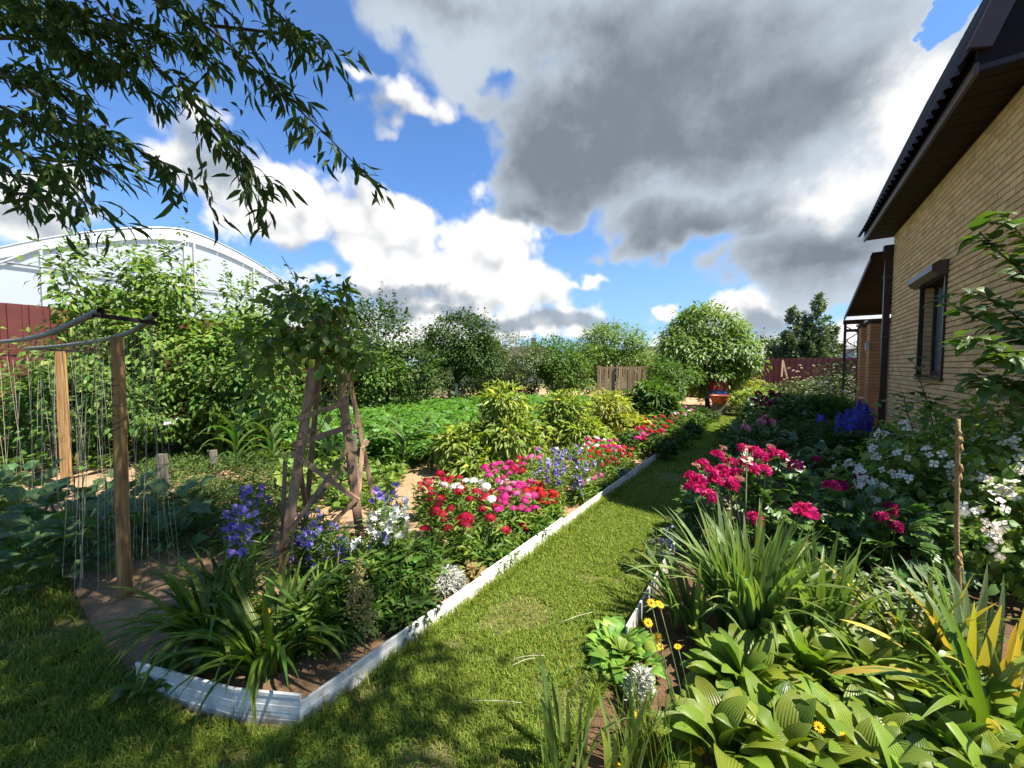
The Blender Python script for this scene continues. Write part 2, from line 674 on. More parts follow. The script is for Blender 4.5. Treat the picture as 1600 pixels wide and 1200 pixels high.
def mat_soil(name, c1, c2, c3):
    m = bpy.data.materials.new(name)
    m.use_nodes = True
    b = NB(m.node_tree)
    p = m.node_tree.nodes['Principled BSDF']
    t = b.node('ShaderNodeTexCoord')
    v = t.outputs['Object']
    n1 = b.noise(v, 1.3, 5, 0.6)
    n2 = b.noise(v, 22, 6, 0.7)
    n3 = b.noise(v, 140, 3, 0.6)
    col = b.mix(b.ss(n1, 0.35, 0.65), c4(c1), c4(c2))
    col = b.mix(b.ss(n2, 0.45, 0.75), col, c4(c3))
    b.link(col, p.inputs['Base Color'])
    p.inputs['Roughness'].default_value = 0.95
    p.inputs['Specular IOR Level'].default_value = 0.1
    bn = b.node('ShaderNodeBump')
    bn.inputs['Strength'].default_value = 0.9
    bn.inputs['Distance'].default_value = 0.03
    b.link(b.m('ADD', n2, b.m('MULTIPLY', n3, 0.35)), bn.inputs['Height'])
    b.link(bn.outputs[0], p.inputs['Normal'])
    return m


M_soil = mat_soil('dry_soil', (0.42, 0.27, 0.15), (0.33, 0.20, 0.11), (0.50, 0.35, 0.21))
M_soil2 = mat_soil('bed_soil', (0.16, 0.09, 0.05), (0.11, 0.065, 0.04), (0.24, 0.14, 0.08))
M_ground = mat_soil('rough_ground', (0.10, 0.11, 0.04), (0.14, 0.12, 0.06), (0.08, 0.09, 0.03))
M_turf = mat_soil('turf_base', (0.11, 0.13, 0.035), (0.14, 0.125, 0.05), (0.22, 0.16, 0.08))

mb = MB()
sheet(mb, -700, 700, -700, 700, 15, 15, lambda x, y, u, v: x * 0 - 0.06, True)
struct('ground', mb, M_ground)

mb = MB()
sheet(mb, -4, 16.0, -1.72, -0.64, 220, 14, lambda x, y, u, v: 0.006 * bumps(x, y, 2.0))
def bed_front(v):
    return np.interp(v, [-13, -3.4, -2.6, -2.17, -1.86, -1.67], [.42, .40, 0.44, .56, .70, .80])


sheet(mb, -4, 0.84, -13, -1.72, 97, 226, lambda x, y, u, v: 0.006 * bumps(x, y, 2.0) - 0.05 * (u > bed_front(v) + .02))
struct('lawn', mb, M_turf)

mb = MB()
SOILZ = lambda x, y, u, v: 0.012 + 0.03 * bumps(x, y, 2.6) + 0.012 * bumps(x, y, 9.0) + 0.02 * np.clip((u - 0.34) * 3, 0, 1) - .09 * np.clip((bed_front(v) + .03 + .10 * bumps(x, y, 5.0) * (v < -2.5) - u) / np.where(v < -2.5, .22, .04), 0, 1)
sheet(mb, 0.30, 3.0, -15, -1.735, 120, 300, SOILZ)
sheet(mb, 3.0, 24, -15, -1.735, 240, 190, SOILZ)
struct('vegetable_soil', mb, M_soil)
mb = MB()
sheet(mb, -3, 24, -0.66, 9, 240, 70, lambda x, y, u, v: 0.008 + 0.02 * bumps(x, y, 3.0))
struct('flower_bed_soil', mb, M_soil2)

# ------------------------------------------------------------------ white plastic edging
M_plastic = mat_basic('white_plastic', (0.80, 0.78, 0.72), 0.5, 0.10, 4.0, 0.12, 30, spec=0.35, col2=(0.60, 0.57, 0.50), rnd=0.05, dirt=(0.22, 0.16, 0.10))
M_plastic_old = mat_basic('weathered_plastic', (0.62, 0.60, 0.55), 0.6, 0.2, 9.0, 0.2, 40, spec=0.3, col2=(0.36, 0.33, 0.28), rnd=0.06, dirt=(0.16, 0.11, 0.07))


def edging_board(a, b, h, lean=0.0, inside=None):
    """one plastic plank on edge: ribbed outside face, rolled top lip"""
    a, b = arr(a), arr(b)
    d = nrm((b - a)[None])[0]
    n = arr([d[1], -d[0], 0]) * (inside or 1)
    prof = [(0.0, -0.10), (0.0, h * 0.20), (-0.0012, h * 0.215), (-0.0012, h * 0.40), (0.0, h * 0.415), (0.0, h * 0.62), (-0.0012, h * 0.635), (-0.0012, h * 0.87), (0.0015, h * 0.89), (0.0015, h * 0.985), (-0.001, h),
            (-0.010, h), (-0.012, h * 0.98), (-0.012, -0.10)]
    V = []
    for q in (a, b):
        for (o, z) in prof:
            V.append(q + n * (o + lean * z) + arr([0, 0, z]))
    k = len(prof)
    F = [[i, (i + 1) % k, k + (i + 1) % k, k + i] for i in range(k)]
    m = MB().add(V, np.array(F))
    m.f.append(np.array([list(range(k))[::-1]]))
    m.f.append(np.array([list(range(k, 2 * k))]))
    return m


ed = thing('lawn_edging', 'long white plastic edging between the left flower bed and the grass path', 'edging', W(0.81, -1.7))
us = [0.80, 2.05, 3.3, 4.6, 5.9, 7.2, 8.6, 10.0, 11.5, 13.0, 15.0]
for i in range(len(us) - 1):
    z0 = random.uniform(-0.012, 0.012)
    j0, j1 = random.uniform(-.008, .008), random.uniform(-.008, .008)
    m = edging_board(W(us[i] + 0.004, -1.70 + j0, z0), W(us[i + 1] - 0.004, -1.70 + j1, z0 * 0.3), 0.132 + random.uniform(-.014, .012), inside=1)
    part('board', m, M_plastic, ed, flat=True)
fr = [W(0.80, -1.70), G(365, 1127), G(213, 1082)]
for i in range(2):
    dd = nrm((fr[i + 1] - fr[i])[None])[0] * 0.003
    m = edging_board(fr[i] + dd, fr[i + 1] - dd, 0.152, inside=-1)
    part('board', m, M_plastic, ed, flat=True)
part('board', edging_board(W(15.1, -1.70), W(15.4, -0.75), 0.15, inside=1), M_plastic, ed, flat=True)

ed2 = thing('lawn_edging', 'weathered white plastic edging under the iris leaves on the right of the path', 'edging', W(1.0, -0.66))
us = [2.1, 2.9, 3.9, 5.2, 6.6, 8.2, 10.0, 12, 14.5]
for i in range(len(us) - 1):
    m = edging_board(W(us[i] + 0.004, -0.66 - 0.012 * us[i]), W(us[i + 1] - 0.004, -0.66 - 0.012 * us[i + 1]), 0.13, inside=-1)
    part('board', m, M_plastic_old, ed2, flat=True)

# ------------------------------------------------------------------ brick house
M_brick = mat_basic('yellow_brick', (0.78, 0.49, 0.235), 0.85, 0.08, 3.0, 0.25, 90, spec=0.2, col2=(0.70, 0.42, 0.19), rnd=0.15)
M_brick_o = mat_basic('orange_brick', (0.58, 0.30, 0.12), 0.85, 0.08, 3.0, 0.25, 90, spec=0.2, col2=(0.50, 0.25, 0.10), rnd=0.10)
M_mortar = mat_basic('dark_mortar', (0.15, 0.085, 0.045), 0.95, 0.1, 20, rnd=0.0)
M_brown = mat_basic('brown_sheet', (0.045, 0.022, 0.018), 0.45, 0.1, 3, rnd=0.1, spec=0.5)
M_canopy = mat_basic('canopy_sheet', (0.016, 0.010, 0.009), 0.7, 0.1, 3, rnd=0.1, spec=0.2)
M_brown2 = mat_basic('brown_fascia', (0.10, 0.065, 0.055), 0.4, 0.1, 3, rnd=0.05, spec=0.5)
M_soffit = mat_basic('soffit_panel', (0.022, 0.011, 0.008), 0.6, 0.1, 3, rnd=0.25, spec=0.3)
M_roof = mat_basic('roof_tile_sheet', (0.025, 0.016, 0.014), 0.75, 0.15, 6, rnd=0.05)
M_glass = mat_basic('window_glass', (0.16, 0.18, 0.20), 0.05, 0.1, 2, rnd=0, spec=0.5)
M_blind = mat_basic('grey_blind', (0.30, 0.32, 0.34), 0.6, 0.05, 2, rnd=0)

HU0, HU1, HV, HZ = 5.44, 10.8, 1.80, 4.26
house = thing('brick_house', 'yellow brick house with brown steep roof and deep dark eaves on the right', 'house', W(HU0, HV))
WU0, WU1, WZ0, WZ1 = 7.60, 8.72, 1.47, 2.86
m = MB()
D = 0.42
m.box((HU0, HV, -0.1), (WU0, HV + D, HZ), W)
m.box((WU1, HV, -0.1), (HU1, HV + D, HZ), W)
m.box((WU0, HV, -0.1), (WU1, HV + D, WZ0), W)
m.box((WU0, HV, WZ1), (WU1, HV + D, HZ), W)
m.box((HU0 + 0.002, HV + D, -0.1), (HU1 - 0.002, 8.0, HZ - 0.01), W)
part('wall', m, M_mortar, house, flat=True)
# bricks: every course, the nearest three hundred as pieces of their own
BL, BH, BP, CP = 0.252, 0.068, 0.256, 0.0755
allb = []
nc = int(HZ / CP)
for ci in range(nc):
    z = ci * CP + 0.004
    o = (ci % 2) * BP / 2 + (0.06 if ci % 5 == 2 else 0)
    u = HU0 - BP + o
    while u < HU1:
        a, b = max(u, HU0 + 0.001), min(u + BL, HU1 - 0.001)
        u += BP
        if b - a < 0.03:
            continue
        if z + BH > WZ0 - 0.002 and z < WZ1 + 0.002:
            if a < WU1 and b > WU0:
                if a < WU0 and WU0 - a > 0.03:
                    allb.append((a, WU0 - 0.002, z))
                if b > WU1 and b - WU1 > 0.03:
                    allb.append((WU1 + 0.002, b, z))
                continue
        allb.append((a, b, z))


def brick_v(L):
    e = 0.006
    return arr([[0, 0, 0], [L, 0, 0], [L, 0, BH], [0, 0, BH], [e, -0.011, e], [L - e, -0.011, e], [L - e, -0.011, BH - e], [e, -0.011, BH - e]])


BRF = np.array([[4, 5, 6, 7], [0, 1, 5, 4], [1, 2, 6, 5], [2, 3, 7, 6], [3, 0, 4, 7]])
full = [b for b in allb if abs(b[1] - b[0] - BL) < 1e-6]
vis = [b for b in allb]


def app(b):
    p = W((b[0] + b[1]) / 2, HV, b[2])
    if p[1] < 0.3 or p[0] / p[1] > 1.333:
        return 0
    return 1 / np.linalg.norm(p - CAMP)


full.sort(key=app, reverse=True)
near = set(full[:300])
Vb = brick_v(BL)
Vw = np.array([W(p[0], p[1], p[2]) for p in Vb])
bmesh_shared = MB().add(Vw, BRF).mesh('brick', M_brick, True)
hl = arr(house.location)
for b in full[:300]:
    o = link('brick', bmesh_shared, house, W(b[0], HV + random.uniform(-.002, .001), b[2]) - hl)
m = MB()
for b in allb:
    if b in near:
        continue
    V = brick_v(b[1] - b[0]) + arr([b[0], HV, b[2]])
    m.add([W(*p) for p in V], BRF)
part('brickwork', m, M_brick, house, flat=True, stuff=True)
# window
wn = part('window', MB().box((WU0 + 0.05, HV + 0.170, WZ0 + 0.05), (WU1 - 0.05, HV + 0.20, WZ1 - 0.05), W), M_blind, house, flat=True)
m = MB()
fw = 0.06
m.box((WU0, HV + 0.12, WZ0), (WU0 + fw, HV + 0.21, WZ1), W).box((WU1 - fw, HV + 0.12, WZ0), (WU1, HV + 0.21, WZ1), W)
m.box((WU0 + fw, HV + 0.122, WZ0), (WU1 - fw, HV + 0.208, WZ0 + fw), W).box((WU0 + fw, HV + 0.122, WZ1 - fw), (WU1 - fw, HV + 0.208, WZ1), W)
part('frame', m, M_brown, wn, flat=True)
part('pane', MB().box((WU0 + fw, HV + 0.150, WZ0 + fw), (WU1 - fw, HV + 0.156, WZ1 - fw), W), M_glass, wn, flat=True)
m = MB()
part('shutter_rail', MB().box((WU0 - 0.03, HV - 0.035, WZ0 - 0.05), (WU0 + 0.012, HV + 0.02, WZ1), W), M_brown, wn, flat=True)
m.box((WU1 - 0.012, HV - 0.035, WZ0 - 0.05), (WU1 + 0.03, HV + 0.02, WZ1), W)
part('shutter_rail', m, M_brown, wn, flat=True)
part('sill', MB().box((WU0 - 0.05, HV - 0.05, WZ0 - 0.07), (WU1 + 0.05, HV + 0.12, WZ0 - 0.03), W), M_brown2, wn, flat=True)
m = MB()
for (q0, q1) in ((WU0 - 0.06, WU1 + 0.06),):
    pr = [(HV + 0.0, WZ1 - 0.03), (HV - 0.10, WZ1 - 0.03), (HV - 0.17, WZ1 + 0.04), (HV - 0.17, WZ1 + 0.12), (HV - 0.10, WZ1 + 0.17), (HV + 0.0, WZ1 + 0.17)]
    V = [W(q0, a, z) for a, z in pr] + [W(q1, a, z) for a, z in pr]
    k = len(pr)
    m.add(V, np.array([[i, (i + 1) % k, k + (i + 1) % k, k + i] for i in range(k)]))
    m.f.append(np.array([list(range(k))]))
    m.f.append(np.array([list(range(k, 2 * k))[::-1]]))
part('shutter_box', m, M_brown2, wn, flat=True)
# brick reveal inside the opening
m = MB()
for ci in range(int((WZ1 - WZ0) / CP)):
    z = WZ0 + ci * CP + 0.004
    m.box((WU1 - 0.008, HV + 0.021, z), (WU1 + 0.01, HV + 0.118, z + BH), W)
part('reveal_brick', m, M_brick, house, flat=True, stuff=True)

# eaves
EV, EZ = 1.38, 4.27
RU0, RU1 = 5.36, 11.05
m = MB()
nb_ = 38
for i in range(nb_):
    a = RU0 + (RU1 - RU0) * i / nb_
    b = RU0 + (RU1 - RU0) * (i + 1) / nb_ - 0.012
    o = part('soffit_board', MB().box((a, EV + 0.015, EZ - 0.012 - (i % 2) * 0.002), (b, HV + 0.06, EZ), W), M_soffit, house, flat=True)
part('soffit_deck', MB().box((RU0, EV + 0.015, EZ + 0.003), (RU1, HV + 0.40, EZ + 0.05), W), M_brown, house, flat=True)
part('fascia', MB().box((RU0 - 0.01, EV - 0.02, EZ - 0.03), (RU1 + 0.01, EV + 0.012, EZ + 0.07), W), M_brown2, house, flat=True)
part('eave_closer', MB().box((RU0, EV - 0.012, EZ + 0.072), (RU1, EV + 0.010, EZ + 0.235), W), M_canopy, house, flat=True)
# wavy steep roof sheet
nu = 240
uu = np.linspace(RU0 - 0.02, RU1 + 0.06, nu)
wv = 0.022 * np.sin(uu * 2 * PI / 0.19)
rows = [(EV - 0.10, EZ + 0.085), (EV - 0.02, EZ + 0.22), (EV + 0.32, EZ + 1.15), (EV + 0.86, EZ + 2.55), (EV + 1.7, EZ + 3.1), (5.0, EZ + 4.0), (8.4, EZ + 2.8)]
V = []
for (v_, z_) in rows:
    for a, q in zip(uu, wv):
        V.append(W(a, v_ - q * 0.9, z_ + q * 0.7))
F = [[r * nu + i, r * nu + i + 1, (r + 1) * nu + i + 1, (r + 1) * nu + i] for r in range(len(rows) - 1) for i in range(nu - 1)]
part('roof', MB().add(V, np.array(F)), M_roof, house)
# gable end of the steep roof (near side): barge board and its dark lining
m = MB()
for i in range(1, 4):
    (v0, z0), (v1, z1) = rows[i], rows[i + 1]
    V = [W(RU0 - 0.03, v0 - 0.05, z0), W(RU0 - 0.03, v1 - 0.05, z1), W(RU0 - 0.03, v1 + 0.10, z1 - 0.05), W(RU0 - 0.03, v0 + 0.10, z0 - 0.05),
         W(RU0 + 0.03, v0 - 0.05, z0), W(RU0 + 0.03, v1 - 0.05, z1), W(RU0 + 0.03, v1 + 0.10, z1 - 0.05), W(RU0 + 0.03, v0 + 0.10, z0 - 0.05)]
    m.add(V, BOXF)
part('barge_board', m, M_brown2, house, flat=True)
gp_ = [(EV - 0.01, EZ + 0.02), (EV - 0.01, EZ + 0.20)] + [(v_ + .05, z_ - .02) for v_, z_ in rows[2:6]] + [(5.0, EZ + 0.02)]
k = len(gp_)
m = MB().add([W(RU0 + 0.012, p, z) for p, z in gp_] + [W(HU0 + 0.05, p, z) for p, z in gp_], np.array([[i, (i + 1) % k, k + (i + 1) % k, k + i] for i in range(k)]))
m.f.append(np.array([list(range(k))]))
m.f.append(np.array([list(range(k, 2 * k))[::-1]]))
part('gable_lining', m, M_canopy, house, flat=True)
# down pipe at the far corner
P = [W(HU1 + 0.02, HV - 0.09, EZ - 0.25), W(HU1 + 0.02, HV - 0.09, 0.05)]
part('downpipe', MB().box((HU1 - 0.03, HV - 0.13, 0.02), (HU1 + 0.07, HV - 0.03, EZ - 0.22), W), M_brown, house, flat=True)
for z in (0.9, 2.2, 3.4):
    part('pipe_bracket', MB().box((HU1 - 0.04, HV - 0.14, z), (HU1 + 0.08, HV + 0.01, z + 0.03), W), M_brown2, house, flat=True)
part('gutter_head', MB().box((HU1 - 0.05, HV - 0.16, EZ - 0.46), (HU1 + 0.09, HV - 0.01, EZ - 0.23), W), M_brown, house, flat=True)

# porch at the far corner: brick pillars and steep brown canopy
porch = thing('porch', 'dark brown sheet canopy on lattice posts and orange brick pillars at house corner', 'porch', W(12, 1.5))
for (pu, pv) in ((11.75, 1.62), (12.75, 1.60)):
    m = MB()
    for ci in range(int(2.62 / CP)):
        z = ci * CP
        k = 0.0 if ci % 2 else 0.006
        m.box((pu + k, pv + k, z), (pu + 0.42 - k, pv + 0.42 - k, z + BH), W)
    col = part('pillar', m, M_brick_o, porch, flat=True)
    part('mortar_core', MB().box((pu + 0.012, pv + 0.012, 0), (pu + 0.408, pv + 0.408, 2.62), W), M_mortar, col, flat=True)
    part('pillar_cap', MB().box((pu - 0.05, pv - 0.05, 2.62), (pu + 0.47, pv + 0.47, 2.67), W), M_brown2, col, flat=True)
for i in range(8):                          # canopy sheets falling away from the house end
    u0, u1 = 10.86 + i * 0.49, 10.86 + (i + 1) * 0.49 - 0.008
    z0, z1 = 3.92 - (u0 - 10.86) * .222, 3.92 - (u1 - 10.86) * .222
    V = [W(u0, 1.48, z0), W(u1, 1.48, z1), W(u1, 4.2, z1), W(u0, 4.2, z0), W(u0, 1.48, z0 + .035), W(u1, 1.48, z1 + .035), W(u1, 4.2, z1 + .035), W(u0, 4.2, z0 + .035)]
    part('canopy_sheet', MB().add(V, BOXF), M_canopy, porch, flat=True)
for (v_, w_) in ((1.46, .03), (2.3, .05), (3.2, .05)):
    V = []
    for (dz, dv) in ((-.09, 0), (-.012, 0), (-.012, w_), (-.09, w_)):
        V += [W(10.88, v_ + dv, 3.92 + dz), W(14.80, v_ + dv, 3.05 + dz)]
    part('rafter', MB().add(V, np.array([[0, 1, 3, 2], [2, 3, 5, 4], [4, 5, 7, 6], [6, 7, 1, 0]])), M_brown2 if v_ < 2 else M_brown, porch, flat=True)
part('canopy_beam', MB().box((14.62, 1.44, 2.82), (14.72, 4.2, 2.94), W), M_brown, porch, flat=True)
part('canopy_beam', MB().box((14.64, 1.46, 2.60), (14.70, 4.2, 2.68), W), M_brown, porch, flat=True)
for pu in (14.66,):
    m = MB()
    for dv in (0.0, 0.30):
        part('post', MB().box((pu, 1.46 + dv, 0.0), (pu + 0.06, 1.52 + dv, 2.82), W), M_brown, porch, flat=True)
    for i in range(13):
        z = 0.1 + i * 0.205
        a, b = (1.50, 1.78) if i % 2 else (1.78, 1.50)
        m.tube([W(pu + 0.03, a, z), W(pu + 0.03, b, z + 0.205)], 0.014, 5)
    part('lattice', m, M_brown, porch, flat=True)
tag(link('wall_lamp', MB().box((11.70, 1.55, 1.98), (11.80, 1.61, 2.14), W).mesh('wall_lamp', mat_basic('lamp_white', (0.7, 0.72, 0.75), 0.4), True)), 'small pale lamp on the brick pillar beside the brown downpipe', 'lamp')

# ------------------------------------------------------------------ sheet-metal fences
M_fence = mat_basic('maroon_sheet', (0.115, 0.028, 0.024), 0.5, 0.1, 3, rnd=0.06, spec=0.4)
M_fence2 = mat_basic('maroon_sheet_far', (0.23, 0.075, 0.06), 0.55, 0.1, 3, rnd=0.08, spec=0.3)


def fence(root, p, q, h, mat, pitch=0.20, per=5, depth=0.022, z0=0.0):
    p, q = arr(p), arr(q)
    L = np.linalg.norm(q - p)
    d = (q - p) / L
    n = arr([-d[1], d[0], 0])
    if n @ (CAMP - p) < 0:
        n = -n
    npan = max(1, int(round(L / (pitch * per))))
    for i in range(npan):
        a0, a1 = L * i / npan + 0.002, L * (i + 1) / npan - 0.002
        V, k = [], 0
        pts = []
        step = (a1 - a0) / per
        for j in range(per):
            s = a0 + j * step
            pts += [(s, 0), (s + step * 0.62, 0), (s + step * 0.68, -depth), (s + step * 0.94, -depth)]
        pts.append((a1, 0))
        for (s, o) in pts:
            V.append(p + d * s + n * o + arr([0, 0, z0]))
            V.append(p + d * s + n * o + arr([0, 0, h]))
        F = [[2 * j, 2 * j + 2, 2 * j + 3, 2 * j + 1] for j in range(len(pts) - 1)]
        part('sheet', MB().add(V, np.array(F)), mat, root, flat=True)
    m = MB()
    for z in (0.35, h - 0.25):
        m.tube([p - n * 0.05 + arr([0, 0, z]), q - n * 0.05 + arr([0, 0, z])], 0.02, 4)
    part('rail', m, mat, root, flat=True)
    for i in range(int(L / 2.5) + 1):
        s = p + d * min(L, i * 2.5) - n * 0.08
        part('post', MB().tube([s, s + arr([0, 0, h - 0.05])], 0.03, 6), mat, root)


f1 = thing('sheet_metal_fence', 'maroon corrugated metal fence behind the green shrubs on the left', 'fence', at(0, 573, 7.0) * arr([1, 1, 0]))
pa = at(-60, 573, 6.75)
ua = UV(pa[0], pa[1])
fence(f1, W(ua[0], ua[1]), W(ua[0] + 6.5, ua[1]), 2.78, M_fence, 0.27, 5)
f2 = thing('sheet_metal_fence', 'maroon corrugated metal fence at the far end of the garden', 'fence', W(21.5, 0))
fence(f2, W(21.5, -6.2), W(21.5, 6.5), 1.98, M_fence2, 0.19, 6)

# ------------------------------------------------------------------ polytunnel greenhouse
M_film = mat_leaf('greenhouse_film', (0.60, 0.64, 0.68), (0.57, 0.61, 0.66), trans=0.5, rough=0.35, spec=0.4, hue=0.0, val=0.03, tint=(1.0, 1.0, 1.0))
M_white0 = mat_basic('white_tape', (0.85, 0.86, 0.86), 0.5, 0.05, 4, rnd=0.02)
M_galv = mat_basic('galvanised_tube', (0.42, 0.44, 0.46), 0.4, 0.1, 5, metal=0.3, rnd=0.05)
GC = arr([-12.6, 15.2, 0.0])
HWG = 7.4
gh = thing('greenhouse', 'large white film greenhouse with arched roof behind the maroon fence', 'greenhouse', GC)


def arch(s, k):
    """s -1..1 across; k 0 inner chord, 1 outer chord"""
    a = abs(s)
    return 2.9 + 3.55 * (1 - a ** 1.55) if k == 0 else 3.0 + 3.95 * (1 - a ** 1.5)


def gpt(s, z, back=0.0):
    return GC + arr([SG, CG, 0]) * s * HWG - arr([CG, -SG, 0]) * back + arr([0, 0, z])


ss = np.linspace(-1, 1, 41)
for i in range(16):                         # end wall film, panel by panel
    s0, s1 = -1 + 2 * i / 16, -1 + 2 * (i + 1) / 16
    V = [gpt(s0, 0), gpt(s1 - .002, 0), gpt(s1 - .002, arch(s1, 0)), gpt(s0, arch(s0, 0))]
    part('film_panel', MB().add(V, np.array([[0, 1, 2, 3]])), M_film, gh, flat=True)
for i in range(40):                         # film between the two arch chords
    s0, s1 = ss[i], ss[i + 1]
    V = [gpt(s0, arch(s0, 0) + .02, .03), gpt(s1, arch(s1, 0) + .02, .03), gpt(s1 * 1.02, arch(s1, 1), .25), gpt(s0 * 1.02, arch(s0, 1), .25)]
    part('arch_film', MB().add(V, np.array([[0, 1, 2, 3]])), M_film, gh, flat=True)
for k, r in ((0, 0.06), (1, 0.035)):
    part('arch_tube', MB().tube([gpt(s * (1 + .02 * k), arch(s, k) + .01, -.05 + .28 * k) for s in ss], r, 6), M_galv if k else M_white0, gh)
for s in (-0.5, -0.02, 0.02, 0.30, 0.50):
    part('upright', MB().tube([gpt(s, 0, -.07), gpt(s, arch(s, 0), -.07)], 0.035, 5), M_galv, gh)
for z in (3.3, 4.7):
    sm = ((1 - (z - 2.9) / 3.55) ** (1 / 1.55))
    part('tie_bar', MB().tube([gpt(s, z, -.09) for s in (-sm, 0, sm)], 0.035, 5), M_galv, gh)
for (a, b) in (((-0.02, 6.4), (-0.30, 4.6)), ((-0.5, 5.3), (-0.75, 3.8))):
    part('brace', MB().tube([gpt(a[0], a[1], -.1), gpt(b[0], b[1], -.1)], 0.03, 5), M_galv, gh)
V = []
for s in ss:                                # the long roof behind
    for dy in (0.3, 16):
        V.append(gpt(s * 1.02, arch(s, 1), dy))
F = [[2 * j, 2 * j + 2, 2 * j + 3, 2 * j + 1] for j in range(40)]
part('roof_film', MB().add(V, np.array(F)), M_film, gh)

# ------------------------------------------------------------------ far roofs and sheds
M_slate = mat_basic('old_brown_roof', (0.075, 0.055, 0.042), 0.9, 0.2, 2, rnd=0.05)
M_wallg = mat_basic('grey_wall', (0.22, 0.21, 0.20), 0.9, 0.15, 2, rnd=0.05)
M_wallw = mat_basic('pale_wall', (0.46, 0.47, 0.48), 0.9, 0.1, 2, rnd=0.05)
M_white = mat_basic('white_paint', (0.78, 0.78, 0.76), 0.5, 0.06, 4, rnd=0.03)


def cottage(name, label, x0, x1, y, dep, wall_h, ridge_h, hip, wm, rm, chimney=None):
    r = thing(name, label, 'building', ((x0 + x1) / 2, y, 0))
    part('wall', MB().box((x0, y, 0), (x1, y + dep, wall_h)), wm, r, flat=True)
    o = 0.3
    a, b = x0 - o, x1 + o
    V = [[a, y - o, wall_h + .01], [b, y - o, wall_h + .01], [b, y + dep + o, wall_h + .01], [a, y + dep + o, wall_h + .01], [x0 + hip, y + dep / 2, ridge_h], [x1 - hip, y + dep / 2, ridge_h]]
    m = MB().add(V, np.array([[0, 1, 5, 4], [2, 3, 4, 5]]), np.array([[1, 2, 5], [3, 0, 4]]))
    rf = part('roof', m, rm, r, flat=True)
    if chimney:
        part('chimney', MB().box((chimney - .25, y + dep / 2 - .25, ridge_h - 0.6), (chimney + .25, y + dep / 2 + .25, ridge_h + 0.9)), wm, rf, flat=True)
    return r


cottage('cottage', 'brown hipped cottage roof rising behind the tree with the white trunk', -5.2, 0.0, 32, 6, 2.4, 4.75, 2.6, M_wallg, M_slate)
cottage('cottage', 'low dark house roof with a chimney beyond the orchard bushes', -0.6, 5.0, 38, 6, 2.6, 3.75, 0.4, M_wallg, M_slate, 2.3)
cottage('outbuilding', 'dark grey outbuilding between the orchard bushes and the round cherry tree', 8.6, 14.5, 24, 5, 2.2, 3.0, 0.3, M_wallg, M_slate)
cottage('shed', 'pale grey shed behind the far fence beside the porch posts', 24.9, 27.6, 31, 4, 3.0, 3.8, 0.2, M_wallw, mat_basic('grey_roof', (0.20, 0.18, 0.17), 0.9))
wf = thing('window_frame', 'small white window frame standing above the far maroon fence', 'frame', at(1183, 565, 23))
q = at(1183, 555, 23)
m = MB()
for (a, b, c_, d_) in ((-.40, .52, -.40 + .12, -.30), (.28, .52, .40, -.30), (-.28, .42, .28, .52), (-.28, -.30, .28, -.16), (-.05, .42, .05, -.16)):
    lo = (q[0] + min(a, c_), q[1], q[2] + min(b, d_))
    hi = (q[0] + max(a, c_), q[1] + 0.08, q[2] + max(b, d_))
    m.box(lo, hi)
part('casement', m, M_white, wf, flat=True)
part('support', MB().box((q[0] - .35, q[1] + .01, 0), (q[0] - .27, q[1] + .07, q[2] - .3)).box((q[0] + .27, q[1] + .01, 0), (q[0] + .35, q[1] + .07, q[2] - .3)), M_wallw, wf, flat=True)

# ------------------------------------------------------------------ wood
def mat_wood(name, c1, c2, axis=2):
    m = bpy.data.materials.new(name)
    m.use_nodes = True
    b = NB(m.node_tree)
    p = m.node_tree.nodes['Principled BSDF']
    t = b.node('ShaderNodeTexCoord')
    st = [26, 26, 26]
    st[axis] = 1.6
    v = b.vm('MULTIPLY', t.outputs['Object'], tuple(st))
    n1 = b.noise(v, 1.6, 6, 0.65, 0.6)
    n2 = b.noise(t.outputs['Object'], 5, 5, 0.6)
    col = b.mix(b.ss(n1, 0.3, 0.72), c4(c1), c4(c2))
    col = b.mix(b.ss(n2, 0.56, 0.74), col, c4(c2, 0.55))
    oi = b.node('ShaderNodeObjectInfo')
    hv = b.node('ShaderNodeHueSaturation')
    b.link(col, hv.inputs['Color'])
    b.link(b.m('MULTIPLY_ADD', oi.outputs['Random'], 0.5, 0.75), hv.inputs['Value'])
    b.link(hv.outputs[0], p.inputs['Base Color'])
    p.inputs['Roughness'].default_value = 0.85
    p.inputs['Specular IOR Level'].default_value = 0.2
    bn = b.node('ShaderNodeBump')
    bn.inputs['Strength'].default_value = 0.6
    bn.inputs['Distance'].default_value = 0.006
    b.link(n1, bn.inputs['Height'])
    b.link(bn.outputs[0], p.inputs['Normal'])
    return m


M_post = mat_wood('pine_post', (0.42, 0.25, 0.095), (0.20, 0.105, 0.045))
M_old = mat_wood('weathered_timber', (0.40, 0.255, 0.16), (0.21, 0.13, 0.085))
M_grey = mat_wood('grey_timber', (0.20, 0.175, 0.14), (0.10, 0.085, 0.065))
M_pale = mat_wood('pale_lath', (0.40, 0.28, 0.17), (0.24, 0.16, 0.10))
M_pipe = mat_basic('grey_plastic_pipe', (0.21, 0.21, 0.19), 0.6, 0.2, 20, rnd=0.02, col2=(0.13, 0.13, 0.11))
M_string = mat_basic('pale_string', (0.44, 0.42, 0.30), 0.9, 0.1, 30, rnd=0.15)
M_iron = mat_basic('dark_iron', (0.035, 0.022, 0.018), 0.7, 0.2, 20, metal=0.3)


